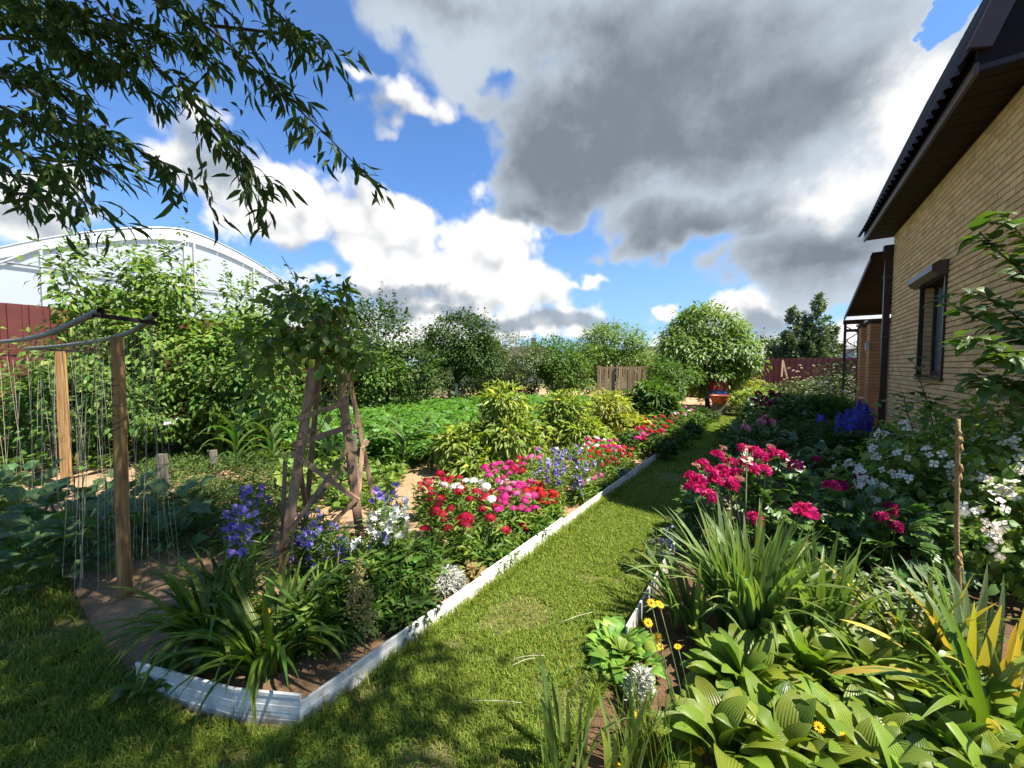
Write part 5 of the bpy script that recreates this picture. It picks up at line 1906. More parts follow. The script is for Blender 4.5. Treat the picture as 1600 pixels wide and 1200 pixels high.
def t_head(seed, n=24):
    r = np.random.default_rng(seed)
    fl = t_floret()
    it = []
    for i in range(n):
        z = 1 - .95 * (i + .5) / n
        a = i * 2.39996
        q = math.sqrt(1 - z * z)
        o = arr([q * math.cos(a), q * math.sin(a), z * .62])
        up = nrm((o * arr([.8, .8, 1.3]) + r.normal(0, .12, 3))[None])[0]
        d = np.cross(up, r.normal(0, 1, 3))
        it.append(place(fl, o * .85, d, up, .34 * r.uniform(.85, 1.1)))
    return merge(it)


def t_bell():
    an = np.linspace(0, 2 * PI, 11)[:-1]
    rings = [(.10, 0), (.30, .12), (.40, .40), (.46, .66)]
    V = [[r * math.cos(t), z, r * math.sin(t)] for r, z in rings for t in an]
    V += [[(.80 if k % 2 == 0 else .50) * math.cos(t), .95 if k % 2 == 0 else .72, (.80 if k % 2 == 0 else .50) * math.sin(t)] for k, t in enumerate(an)]
    F = [[i * 10 + j, i * 10 + (j + 1) % 10, (i + 1) * 10 + (j + 1) % 10, (i + 1) * 10 + j] for i in range(4) for j in range(10)]
    return arr(V), np.array(F)


def t_daisy(n=15):
    r = rhomb(.17, .02, .04)
    it = []
    for i in range(n):
        v = r[0].copy()
        v[:, 1] = v[:, 1] * .8 + .2
        v[2, 2] += rng.uniform(-.08, .06)
        it.append((rotz(v, 2 * PI * i / n + rng.normal(0, .06)), r[1]))
    return merge(it)


def t_disc():
    an = np.linspace(0, 2 * PI, 11)[:-1]
    V = [[r * math.cos(t), r * math.sin(t), z] for r, z in ((.27, .0), (.22, .10), (.08, .14)) for t in an]
    F = [[i * 10 + j, i * 10 + (j + 1) % 10, (i + 1) * 10 + (j + 1) % 10, (i + 1) * 10 + j] for i in range(2) for j in range(10)]
    return arr(V), np.array(F)


PEONY = [t_peony(s) for s in (1, 2, 3)]
PEONY_O = [t_peony(s, 40, .5) for s in (4, 5)]
HEAD = [t_head(s) for s in (1, 2, 3)]
BELL = t_bell()
QUAD = t_floret(4, .46)
STAR = t_floret(5, .34)
DAISY, DISC = t_daisy(), t_disc()


def put_parts(parent, name, tpls, mat, pos, size, up=None, nobj=300):
    n = len(pos)
    if n == 0:
        return
    u = arr(up) if up is not None else np.tile(arr([0, 0, 1.]), (n, 1)) + jit(n, .25)
    d = np.cross(u, rng.normal(0, 1, (n, 3)))
    leaf_parts(parent, name, tpls, mat, pos, d, u, size, nobj, rest=name + 's')


def stems(parent, tops, base, spread, r=.003, mat=None):
    m = MB()
    for p in tops:
        b = arr([base[0] + (p[0] - base[0]) * spread, base[1] + (p[1] - base[1]) * spread, 0])
        m.tube([b, (b + p) / 2 + arr([rng.normal(0, .01), rng.normal(0, .01), .02]), p], r, 4, cap=False)
    part('stems', m, mat or M_stem, parent, stuff=True)


def lowleaves(parent, centre, rx, ry, h, n, tpl, size, mat, zmin=.05, flat=.6, nm='foliage', ang=35):
    a = rng.uniform(0, 2 * PI, n)
    r = np.sqrt(rng.uniform(0, 1, n))
    x, y = r * np.cos(a) * rx, r * np.sin(a) * ry
    ca, sa = math.cos(rad(ang)), math.sin(rad(ang))
    x, y = x * ca + y * sa, -x * sa + y * ca
    z = zmin + (h * np.sqrt(np.clip(1 - .7 * r * r, 0, 1)) - zmin) * rng.uniform(0, 1, n) ** .6
    pos = np.stack([centre[0] + x, centre[1] + y, z], -1)
    if UV(centre[0], centre[1])[1] < -1.72:
        pos = keep_in(pos)
    d = rnd_dirs(n, -.3, .7)
    up = nrm(np.tile(arr([0, 0, flat]), (n, 1)) + jit(n, .4))
    part(nm, scatter(MB(), tpl, pos, d, up, size * rng.uniform(.7, 1.25, n)), mat, parent, stuff=True)


def GB(px, py, z, vmax=-1.84):
    """a point at height z on the left bed; never beyond its edging"""
    p = G(px, py, z)
    if UV(p[0], p[1])[1] > vmax:
        r = ray(px, py)
        t = vmax / (r[0] * CG - r[1] * SG)
        p = arr([r[0] * t, r[1] * t, max(.06, EYE + r[2] * t)])
    return p


def keep_in(q, vmax=-1.76):
    u, v = UV(q[:, 0], q[:, 1])
    dv = np.where(u < 5.5, np.maximum(0, v - vmax), 0)
    return q - np.stack([dv * CG, -dv * SG, 0 * dv], -1)


# ------------------------------------------------------------------ sweet williams
def williams(label, boxes, z, nleaf=900, r=.048, leafmat=None):
    """boxes: list of (px0, py0, px1, py1, n, material) - where the heads of one clump stand in view"""
    heads = []
    for (x0, y0, x1, y1, n, mt) in boxes:
        k = 0
        pts = []
        while len(pts) < n and k < 4000:
            k += 1
            p = (rng.uniform(x0, x1), rng.uniform(y0, y1))
            if all(abs(p[0] - q[0]) + 1.6 * abs(p[1] - q[1]) > 11 * (1 - k / 5000) for q in pts):
                pts.append(p)
        heads += [(GB(px, py, z * rng.uniform(.86, 1.1)), mt) for px, py in pts]
    P = arr([h[0] for h in heads])
    c = P.mean(0) * arr([1, 1, 0])
    t = thing('sweet_william', label, 'sweet william', c, 'sweet williams along the white edging')
    for mt in {id(h[1]): h[1] for h in heads}.values():
        pp = arr([h[0] for h in heads if h[1] is mt])
        put_parts(t, 'flower_head', HEAD, mt, pp, r * rng.uniform(.8, 1.25, len(pp)))
    stems(t, P, c, .85)
    q = P.repeat(max(1, nleaf // len(P)), 0)
    n = len(q)
    q = q + jit(n, .045)
    q[:, 2] = np.abs(q[:, 2]) * rng.uniform(.08, .88, n)
    q = keep_in(q)
    part('foliage', scatter(MB(), rhomb(.14, .04, .2), q, rnd_dirs(n, -.2, .8), np.tile(arr([0, 0, 1.]), (n, 1)) + jit(n, .4), .085 * rng.uniform(.7, 1.2, n)), leafmat or L_light, t, stuff=True)
    return t


williams('crimson sweet william clump nearest the corn plants', [(655, 738, 725, 770, 13, F_crim), (660, 770, 735, 828, 14, F_crim), (725, 765, 790, 830, 11, F_crim)], .40, 2600)
williams('white sweet williams among the crimson and pink ones', [(690, 750, 800, 764, 10, F_white), (765, 780, 775, 788, 1, F_white)], .42, 700)
williams('magenta pink sweet william clump in the middle of the patch', [(770, 752, 835, 800, 22, F_mag), (778, 756, 830, 790, 6, F_pink)], .40, 1500)
williams('scarlet sweet william clump nearest the white edging', [(812, 755, 850, 770, 9, F_red), (842, 770, 868, 790, 7, F_red), (838, 798, 872, 820, 7, F_red), (812, 818, 860, 832, 7, F_red)], .36, 2000)
williams('deep pink sweet williams behind the white ones', [(755, 722, 830, 748, 13, F_mag), (795, 715, 825, 738, 5, F_crim), (820, 700, 850, 720, 5, F_pink)], .46, 1500)
williams('red and pink sweet williams right of the violet bellflowers', [(905, 690, 990, 720, 18, F_red), (915, 684, 970, 702, 8, F_mag), (945, 698, 975, 712, 5, F_pink), (918, 685, 945, 698, 4, F_white), (900, 705, 990, 730, 9, F_crim)], .42, 2600)
williams('bright red sweet williams halfway down the path', [(992, 650, 1060, 676, 24, F_red), (985, 668, 1045, 690, 12, F_mag), (1000, 660, 1070, 690, 12, F_crim)], .42, 2600, .058)
williams('pale pink sweet williams near the far end of the edging', [(1048, 636, 1085, 648, 10, F_pink), (1052, 640, 1084, 650, 5, F_white), (1065, 655, 1085, 664, 5, F_crim)], .42, 1300, .06)
williams('pink sweet williams leaning over the edging below the bellflowers', [(905, 740, 945, 765, 8, F_mag), (920, 735, 940, 750, 4, F_pink)], .30, 700)


# ------------------------------------------------------------------ bellflowers
def bells(label, stalks, leafmat=L_mid, size=.038, nleaf=700):
    """stalks: (px, py of the top, height, material, bells)"""
    tops = [(GB if s[0] < 1000 else G)(s[0], s[1], s[2]) for s in stalks]
    c = np.mean(tops, 0) * arr([1, 1, 0])
    t = thing('bellflower', label, 'bellflower', c, 'bellflower clumps in the left bed')
    by = {}
    for (px, py, h, mt, n), p in zip(stalks, tops):
        k = np.arange(n)
        z = p[2] - rng.uniform(0, .24, n)
        a = rng.uniform(0, 2 * PI, n)
        q = np.stack([p[0] + .03 * np.cos(a), p[1] + .03 * np.sin(a), z], -1)
        dd = np.stack([np.cos(a), np.sin(a) - .3, rng.uniform(-.2, .5, n)], -1)
        e = by.setdefault(id(mt), [mt, [], []])
        e[1].append(q)
        e[2].append(dd)
    for mt, q, dd in by.values():
        q, dd = np.concatenate(q), np.concatenate(dd)
        leaf_parts(t, 'flower', [BELL], mt, q, dd, np.tile(arr([0, 0, 1.]), (len(q), 1)) + jit(len(q), .2), size * rng.uniform(.8, 1.2, len(q)), 300)
    stems(t, tops, c, .8, .0035)
    P = arr(tops).repeat(max(1, nleaf // len(tops)), 0)
    n = len(P)
    P = P + jit(n, .04)
    P[:, 2] *= rng.uniform(.05, .95, n)
    if c[0] < 1.2:
        P = keep_in(P)
    part('foliage', scatter(MB(), rhomb(.11, .03, .2), P, rnd_dirs(n, -.1, .9), np.tile(arr([0, 0, 1.]), (n, 1)) + jit(n, .4), .075 * rng.uniform(.6, 1.2, n)), leafmat, t, stuff=True)


def stalkset(x0, y0, x1, y1, n, h, mats, nb_=6):
    return [(rng.uniform(x0, x1), rng.uniform(y0, y1), h * rng.uniform(.85, 1.12), mats[i % len(mats)], nb_) for i in range(n)]


bells('violet bellflower clump left of the obelisk leg', stalkset(362, 785, 408, 812, 9, .66, [F_viol, F_viol, F_lilac]) + stalkset(385, 752, 415, 772, 4, .62, [F_viol]), nleaf=1000)
bells('violet and lilac bellflowers inside the obelisk frame', stalkset(462, 800, 545, 835, 13, .44, [F_viol, F_lilac, F_viol]), nleaf=1300)
bells('white bellflowers right of the obelisk', stalkset(585, 765, 628, 800, 12, .58, [F_white]) + stalkset(585, 755, 612, 765, 3, .6, [F_viol]) + stalkset(600, 800, 625, 830, 2, .5, [F_viol]) + stalkset(560, 820, 600, 850, 7, .42, [F_white]), L_light, nleaf=1800)
bells('violet bellflowers between the sweet williams and peach trees', stalkset(838, 690, 905, 730, 16, .56, [F_viol, F_viol, F_lilac]), L_light, nleaf=1500)
bells('pale lilac bellflowers beside the iris leaves', stalkset(868, 695, 925, 745, 15, .52, [F_lilac, F_white, F_lilac]), L_light, nleaf=1500)
bells('low violet bellflowers spilling over the edging', stalkset(915, 748, 955, 765, 7, .30, [F_viol, F_lilac], 4), L_mid, .026, nleaf=700)
bells('lilac bellflower stem bent over the grass beside the right edging', stalkset(1018, 815, 1060, 845, 6, .28, [F_lilac], 4), L_iris_g, .026, nleaf=120)

# mixed green growth filling the left bed between the flowers
fill = thing('phlox_foliage', 'dense dark lance-leaved phlox growth behind the daylilies', 'phlox', G(600, 960))
lowleaves(fill, G(590, 965), .55, .22, .42, 3200, rhomb(.15, .04, .2), .085, L_mid, ang=-55)
stems(fill, [GB(px, py, .4) for px, py in zip(rng.uniform(520, 680, 40), rng.uniform(840, 960, 40))], G(590, 965), .8)
pl = thing('astilbe', 'feathery astilbe with a browned plume beside the daylilies', 'astilbe', G(560, 990))
for (px, py) in ((552, 905), (575, 925), (560, 880)):
    tip = G(px, py, .52)
    n = 210
    t_ = rng.uniform(0, 1, n)
    q = np.stack([tip[0] + rng.normal(0, .024, n) * (1.1 - t_ * .7), tip[1] + rng.normal(0, .028, n) * (1.1 - t_ * .7), tip[2] - .22 + .24 * t_], -1)
    part('plume', scatter(MB(), T2, q, rnd_dirs(n, -.2, .9), np.tile(arr([0, 0, 1.]), (n, 1)) + jit(n, .5), .018 * rng.uniform(.7, 1.4, n)), F_plume, pl, stuff=True)
lowleaves(pl, G(565, 985), .16, .16, .34, 700, CMP, .10, L_mid)
stems(pl, [G(552, 905, .45), G(575, 925, .45), G(560, 880, .45)], G(560, 990), .6)
# low plants along the front of the bed
for (px, py, r, h, mt, n, lab) in ((775, 885, .20, .17, L_mid, 800, 'low green plant between small irises and the edging'), (650, 985, .20, .18, L_dark, 700, 'low dark rosette plant against the edging'), (735, 905, .10, .10, F_plume, 260, 'dry brownish tuft on the bare soil by the edging'),
                                   (820, 842, .22, .22, L_mid, 900, 'leafy green plant below the scarlet flowers')):
    o = thing('low_plant', lab, 'plant', G(px, py))
    lowleaves(o, G(px, py), r, r * .7, h, n, rhomb(.16, .04, .2), .085, mt)
o = thing('silver_artemisia', 'silvery white filigree plant beside the small irises', 'artemisia', G(690, 925))
lowleaves(o, G(690, 925), .16, .13, .18, 1800, rhomb(.10, .02, .3), .05, L_silver)
o = thing('silver_artemisia', 'silver-white filigree plant at the far right of the left bed edge', 'artemisia', G(965, 755))
lowleaves(o, G(968, 752), .28, .14, .20, 900, rhomb(.16, .02, .3), .07, mat_leaf('grey_green', (.30, .34, .28), (.2, .25, .2), .2))
o = thing('dusty_miller', 'white woolly dusty miller beside the yellow flowers', 'dusty miller', G(1000, 1105))
lowleaves(o, G(1000, 1100), .05, .09, .17, 600, rhomb(.12, .02, .2), .034, L_silver)
for i, (u0, dv) in enumerate(((6.9, 0), (8.0, 0), (9.2, 0), (10.6, 0), (12.2, 0))):
    o = thing('edging_bush', 'dark leafy bush over the far left edging, %s from the camera' % ('nearest', 'second', 'third', 'fourth', 'farthest')[i], 'bush', W(u0, -2.0), 'dark bushes along the far edging')
    lowleaves(o, W(u0, -2.0), .62, .34, .44 + .05 * (i % 2), 1500, rhomb(.20, .04, .2), .095, (L_dark, L_mid)[i % 2])

# ------------------------------------------------------------------ young peach trees
pt = rhomb(.15, .06, .35)
def peach(label, px, d, py_top, spec, n, mat, leaf=.118):
    base = gp(px, d)
    o = tree('peach_tree', label, base, [bl(s[0], s[1] + 8, s[2], s[3] * .86, s[4] * .86, s[5] * .84) for s in spec], int(n * .75), 19, .15, pt, leaf, mat, .3, .025, droop=.38, group='young peach trees by the flower bed', shoots=8, shoot_len=.2, nlimb=10, shell=.3)


peach('tallest young peach tree with yellow-green leaves behind the bellflowers', 795, 5.9, 590, [(785, 625, 5.9, .38, .35, .35), (800, 680, 5.8, .52, .4, .40), (760, 690, 5.7, .38, .35, .35)], 150, L_peach)
peach('young peach tree right of the tallest, above the bellflowers', 890, 7.0, 605, [(885, 635, 7.0, .50, .4, .32), (900, 680, 6.8, .65, .45, .40)], 150, L_peach)
peach('orange-tinted young peach tree before the slatted fence', 960, 8.2, 600, [(955, 630, 8.2, .58, .45, .30), (970, 665, 8.0, .65, .45, .40)], 130, L_peach2)
peach('low yellowish young peach tree nearest the corn', 725, 5.6, 650, [(722, 690, 5.6, .36, .3, .30), (745, 725, 5.4, .36, .3, .22)], 95, L_peach)
peach('dark drooping young peach tree left of the round cherry tree', 1020, 10.2, 585, [(1018, 612, 10.2, .72, .5, .36), (1025, 640, 10.0, .7, .5, .3)], 120, L_mid, .16)

# ------------------------------------------------------------------ peonies
tp_pl = [merge([place(leafgrid(2, p_ovate(.24), 0, -30, .25)[:2], (0, .25, 0), (dx, 1, .1), (0, 0, 1), s) for dx, s in ((0, .8), (.8, .62), (-.8, .62), (.35, .7), (-.35, .7))])]
tp_pl = [(v, f, v[:, :2] * 0) for v, f in tp_pl]


def peony(label, c, rx, ry, h, nleaf, flowers, fm, fs, nobj=180, wilt=None, lm=None):
    c = arr(c)
    o = thing('peony', label, 'peony', c, 'peony bushes in the right bed')
    n = nleaf
    dr = rnd_dirs(n, -.05, 1)
    rr = rng.uniform(.55, 1, n) ** .5
    pos = c + dr * rr[:, None] * arr([rx, ry, h])
    leaf_parts(o, 'leaf', tp_pl, lm or L_peony, pos, nrm(dr * .8 + arr([0, 0, -.25]) + jit(n, .35)), nrm(dr * .5 + arr([0, 0, .8]) + jit(n, .3)), .15 * rng.uniform(.7, 1.15, n), nobj)
    P = arr([G(q[0], q[1], q[2]) for q in flowers])
    put_parts(o, 'flower', PEONY, fm, P, fs * arr([q[3] if len(q) > 3 else 1 for q in flowers]) * rng.uniform(.82, 1.12, len(P)), up=nrm(np.tile(arr([0, -.35, 1.]), (len(P), 1)) + jit(len(P), .35)))
    if wilt:
        P2 = arr([G(px, py, z) for px, py, z in wilt])
        put_parts(o, 'faded_flower', PEONY_O, F_wilt, P2, fs * .7 * rng.uniform(.85, 1.12, len(P2)))
        P = np.concatenate([P, P2])
    stems(o, P, c, .45, .004)


fl = [(1098, 725, .82), (1112, 738, .80), (1080, 745, .78), (1122, 712, .86), (1130, 735, .80), (1143, 722, .82), (1150, 740, .78), (1082, 762, .72), (1108, 775, .68), (1145, 757, .72), (1176, 733, .80), (1180, 706, .86), (1190, 715, .84), (1205, 708, .86),
      (1220, 712, .85), (1243, 728, .80), (1257, 800, .62, 1.5), (1180, 810, .58, 1.1), (1092, 752, .76), (1118, 752, .74), (1135, 748, .76), (1165, 722, .82), (1300, 760, .68), (1160, 700, .88), (1195, 735, .79)]
peony('main peony bush crowded with bright magenta flowers beside the path', G(1185, 858), .64, .55, .80, 620, fl, F_peony, .070, 240, [(1170, 700, .88), (1130, 700, .88), (1088, 728, .84), (1204, 700, .9), (1155, 748, .76)])
peony('dark peony bush with plum-red blooms in the shade beside the white shrub', G(1370, 905), .42, .42, .62, 330, [(1312, 760, .64), (1345, 745, .66), (1392, 795, .60), (1378, 808, .56), (1400, 822, .52), (1315, 758, .62)], F_peony_d, .060, 120)
peony('second peony bush with a few pale pink flowers behind the main one', W(7.3, -.25), .60, .60, .72, 420, [(1196, 652, .80), (1206, 660, .76), (1166, 669, .72), (1190, 660, .76), (1062, 660, .5)][:4], F_peony_l, .075, 60)
peony('far dark peony bush dotted with dull red flowers', W(10.6, -.10), .85, .75, .98, 620, [(1185, 615, 1.0), (1195, 622, .94), (1205, 613, 1.02), (1178, 625, .92), (1215, 618, .98), (1192, 633, .85), (1205, 630, .9)], F_peony_d, .085, 40)
peony('low green peony bush filling the bed between main bush and wall', W(5.9, .55), .6, .55, .60, 380, [(1275, 718, .7)], F_peony_d, .05, 60)

# iris seed stalks in front of the peonies
o = thing('iris_seed_stalk', 'withered cream iris flower stalks before the magenta peonies', 'seed stalk', G(1140, 960))
for (px, py, ex, ey) in ((1122, 745, 1140, 870), (1140, 782, 1142, 870), (1167, 700, 1165, 800)):
    a, b = at(px, py, 2.9), at(ex, ey, 2.75)
    part('stalk', MB().tube(curve([b, (a + b) / 2, a], 6), .005, 6), L_iris_g, o)
    n = 14
    q = a + (b - a) * rng.uniform(0, .35, n)[:, None] + jit(n, .008)
    part('withered_flower', scatter(MB(), T2w, q, rnd_dirs(n, -1, .6), rnd_dirs(n), .035 * rng.uniform(.7, 1.3, n)), F_cream, o, stuff=True)

# ------------------------------------------------------------------ delphinium
de = thing('delphinium', 'deep blue delphinium spikes in front of the brick pillar', 'delphinium', W(7.7, .8))
for (px, py, h) in ((1312, 645, 1.15), (1325, 640, 1.25), (1340, 628, 1.35), (1352, 632, 1.3), (1360, 640, 1.2), (1322, 668, .95), (1335, 676, .9), (1348, 660, 1.05), (1283, 648, 1.0), (1330, 655, 1.1)):
    p = at(px, py, 6.0 + rng.uniform(-.2, .2))
    n = 70
    t_ = rng.uniform(0, 1, n)
    a = rng.uniform(0, 2 * PI, n)
    q = np.stack([p[0] + (.03 + .03 * t_) * np.cos(a), p[1] + (.03 + .03 * t_) * np.sin(a), p[2] - .55 * t_], -1)
    u = np.stack([np.cos(a), np.sin(a), .2 + 0 * a], -1)
    if px == 1283:
        n = 16
        q, u = q[:16], u[:16]
        q[:, 2] = p[2] - .1 * t_[:16]
    part('flower_spike', scatter(MB(), STAR, q, np.cross(u, rng.normal(0, 1, (n, 3))), u, .040 * rng.uniform(.8, 1.2, n)), F_blue, de)
    part('stalk', MB().tube([[p[0], p[1], 0], [p[0], p[1], p[2]]], .007, 5), M_stem, de)
lowleaves(de, W(7.6, .85), .5, .4, .62, 1400, CMP, .14, L_dark)

# ------------------------------------------------------------------ greenery of the shaded right bed
for (u, v, rx, ry, h, n, tpl, s, mt, lab) in (
        (8.6, -.15, .9, .5, .62, 2600, rhomb(.10, .02, .2), .11, L_feather, 'dark feathery bush behind the second peony'),
        (9.3, .95, .9, .5, .62, 2600, rhomb(.12, .02, .2), .11, L_feather, 'dark green bush below the brown downpipe'),
        (6.7, 1.25, .8, .40, .62, 2200, rhomb(.14, .03, .2), .10, L_dark, 'low leafy growth along the house wall'),
        (11.6, .75, .9, .5, .95, 2600, CMP, .16, L_mid, 'rose bush growing up the porch post'),
        (12.9, .1, 1.0, .6, .85, 2400, T2, .11, L_olive, 'greyish bush right of the far dark peony'),
        (14.4, -.6, .9, .6, .95, 2200, T2, .12, L_peach, 'yellow-green bush at the end of the path'),
        (15.6, .6, 1.6, .7, 1.2, 2600, T2, .12, L_olive, 'tall loose bush in front of the far fence'),
        (17.2, -1.4, 1.5, .7, 1.25, 2400, T2, .12, L_peach2, 'yellowish bush against the far fence near the cherry tree'),
        (18.5, 1.9, 1.6, .8, 1.35, 2400, T2, .13, L_olive, 'brownish green rose bush before the far fence by the porch'),
        (5.0, .95, .7, .4, .50, 1900, rhomb(.14, .03, .2), .095, L_mid, 'low green growth between plum peonies and the wall'),
        (4.1, .35, .45, .35, .34, 1300, rhomb(.16, .03, .2), .09, L_mid, 'low plants behind the iris clump')):
    o = thing('bush', lab, 'bush', W(u, v))
    lowleaves(o, W(u, v), rx, ry, h, n, tpl, s, mt)
    stems(o, [W(u + rng.normal(0, rx * .4), v + rng.normal(0, ry * .4), h * .8) for _ in range(8)], W(u, v), .6, .006, M_bark)
# roses by the porch: pale blooms
ro = thing('climbing_rose', 'climbing rose with cream and yellow blooms round the porch posts', 'rose', W(14.4, 1.3))
n = 46
q = arr([W(14.2 + rng.normal(0, .5), 1.05 + rng.normal(0, .4), rng.uniform(.55, 1.5)) for _ in range(n)])
put_parts(ro, 'flower', PEONY_O, F_cream, q, .055 * rng.uniform(.7, 1.2, n), nobj=60)
n = 1500
q = arr([W(14.4 + rng.normal(0, .35), 1.3 + rng.normal(0, .25), 0) for _ in range(n)])
q[:, 2] = rng.uniform(.3, 1.75, n) ** 1.0
part('foliage', scatter(MB(), T2w, q, rnd_dirs(n, -.5, .5), np.tile(arr([0, 0, 1.]), (n, 1)) + jit(n, .4), .08 * rng.uniform(.7, 1.3, n)), L_olive, ro, stuff=True)
stems(ro, q[:8], W(14.4, 1.3), .5, .008, M_bark)
ro = thing('garden_rose', 'thin rose canes with scattered pale blooms before the far fence', 'rose', W(17.5, 1.2))
n = 40
q = arr([W(17.6 + rng.normal(0, .8), rng.uniform(-1.6, 3.0), rng.uniform(.9, 1.75)) for _ in range(n)])
put_parts(ro, 'flower', PEONY_O, F_cream, q, .06 * rng.uniform(.7, 1.2, n), nobj=60)
stems(ro, q[:24], W(17.5, 1.2), .9, .008, M_bark)
o = thing('white_phlox', 'small white flowers on low stems beside the delphinium foot', 'flowers', W(6.6, .75))
q = arr([G(px, py, .5) for px, py in ((1345, 715), (1365, 728), (1352, 708), (1372, 718), (1392, 722), (1375, 700), (1395, 705), (1340, 730), (1425, 730), (1330, 690), (1303, 716), (1285, 690))])
put_parts(o, 'flower', [HEAD[0]], F_white, q, .035 * rng.uniform(.7, 1.2, len(q)))
stems(o, q, W(6.6, .75), .9)
o = thing('white_phlox', 'white flowers beneath the porch post', 'flowers', W(10.8, .6))
q = arr([at(px, py, 9.5) for px, py in ((1320, 612), (1333, 618), (1340, 608), (1300, 606), (1312, 620), (1328, 625), (1285, 600), (1292, 612), (1345, 622))])
put_parts(o, 'flower', [HEAD[0]], F_white, q, .05 * rng.uniform(.7, 1.2, len(q)))
stems(o, q, W(10.8, .6), .9)

# ------------------------------------------------------------------ mock orange by the wall
F_mock = mat_petal('cream_white_petal', (0.88, 0.85, 0.72), (0.80, 0.78, 0.64))
mo = thing('mock_orange', 'dense shrub covered in white four-petalled flowers at the right edge', 'shrub', (3.75, 3.0, 0))
mbl = [(3.75, 3.05, .62, .75, .65, .55), (4.3, 3.4, .78, .75, .7, .55), (3.45, 3.3, .45, .55, .5, .42), (3.4, 2.55, .42, .45, .4, .40), (4.0, 2.8, .55, .6, .5, .52)]
cen, pos, d, out = foliage_points(mbl, 240, 22, .17, .5)
k = pos[:, 2] > .05
pos, d, out = pos[k], d[k], out[k]
n = len(pos)
LF_mo = [leafgrid(3, p_ovate(.26), 6, -35, .22), leafgrid(3, p_ovate(.30), 0, -50, .22)]
leaf_parts(mo, 'leaf', LF_mo, L_light, pos, nrm(d + arr([0, 0, -.4])), nrm(out * .7 + arr([0, 0, .8]) + jit(n, .4)), .092 * rng.uniform(.7, 1.2, n), 200, low=[rhomb(.30, .07, .18), rhomb(.26, .05, .25)])
n = 95
b = [mbl[i] for i in rng.integers(len(mbl), size=n)]
dr = nrm(rnd_dirs(n, -.1, 1) + arr([-.45, -.55, .1]))
fc = arr([bb[:3] for bb in b]) + dr * arr([bb[3:] for bb in b]) * 1.08
q = fc.repeat(4, 0) + jit(n * 4, .028)
u = nrm(dr.repeat(4, 0) + jit(n * 4, .45))
put_parts(mo, 'flower', [QUAD], F_mock, q,   .027 * rng.uniform(.8, 1.25, n * 4), up=u, nobj=300)
stems(mo, fc[:10] * arr([1, 1, .6]), arr([3.75, 3.0, 0]), .4, .008, M_bark)

# large-leaved shrub reaching in at the right edge
dg = thing('lilac_shrub', 'large-leaved green shrub reaching in from the right edge before the house wall', 'shrub', (4.6, 2.9, 0))
P, Dd, U = [], [], []
for (pp, d0) in (([(1700, 640), (1640, 560), (1590, 520), (1530, 500), (1478, 470)], 2.9), ([(1700, 560), (1640, 480), (1600, 425), (1560, 395), (1530, 362)], 2.8), ([(1680, 640), (1600, 570), (1550, 545), (1500, 528)], 2.7), ([(1690, 520), (1640, 430), (1600, 370), (1565, 338)], 2.7),
                 ([(1680, 660), (1610, 620), (1570, 600), (1525, 590)], 2.8), ([(1700, 600), (1620, 520), (1570, 480), (1520, 455)], 3.0), ([(1700, 600), (1640, 590), (1600, 560), (1560, 560)], 2.6), ([(1700, 700), (1640, 640), (1580, 610), (1530, 600)], 2.7)):
    pts = curve([at(px, py, d0 - .03 * i) for i, (px, py) in enumerate(pp)], 15)
    part('branch', MB().tube(np.concatenate([[[4.6, 2.9, .2]], pts]), np.linspace(.012, .003, 16), 5), M_bark, dg)
    for i in range(2, 15):
        ax = nrm((pts[i] - pts[i - 1])[None])[0]
        for s in (-1, 1):
            for r_ in range(2 if i > 6 else 4):
                sd = nrm(np.cross(ax, [0, 0, 1.])[None])[0] * s
                P.append(pts[i] + jit(1, .02)[0])
                Dd.append(nrm((ax * .5 + sd * .8 + arr([0, 0, -.15]) + jit(1, .3)[0])[None])[0])
                U.append(nrm((arr([0, -.1, 1.]) + jit(1, .25)[0])[None])[0])
big = [leafgrid(5, p_ovate(.33, .72), 8, -40, .22, nw=4), leafgrid(5, p_ovate(.30, .72), 0, -60, .25, nw=4), leafgrid(5, p_heart(.38, .10), 10, -35, .2, nw=4)]
leaf_parts(dg, 'leaf', big, L_dog, P, Dd, U, .128 * rng.uniform(.6, 1.15, len(P)), 300)
sp_ = thing('sapling', 'thin leafy sapling in front of the house wall below the window', 'sapling', at(1458, 660, 4.6) * arr([1, 1, 0]))
P, Dd = [], []
for pp in ([(1462, 720), (1458, 660), (1445, 615), (1425, 560)], [(1440, 720), (1430, 680), (1415, 640), (1412, 615)], [(1470, 715), (1465, 670), (1460, 640), (1462, 625)]):
    pts = curve([at(px, py, 4.6) for px, py in pp], 12)
    part('stem', MB().tube(np.concatenate([[at(1458, 660, 4.6) * arr([1, 1, 0])], pts]), np.linspace(.010, .003, 13), 5), M_bark, sp_)
    for i in range(3, 12):
        for s in (-1, 1):
            P.append(pts[i])
            Dd.append([s * rng.uniform(.5, 1), rng.normal(0, .6), rng.uniform(-.1, .4)])
n = len(P)
leaf_parts(sp_, 'leaf', big, L_dog, P, nrm(Dd), np.tile(arr([0, 0, 1.]), (n, 1)) + jit(n, .2), .17 * rng.uniform(.6, 1.1, n), 300)

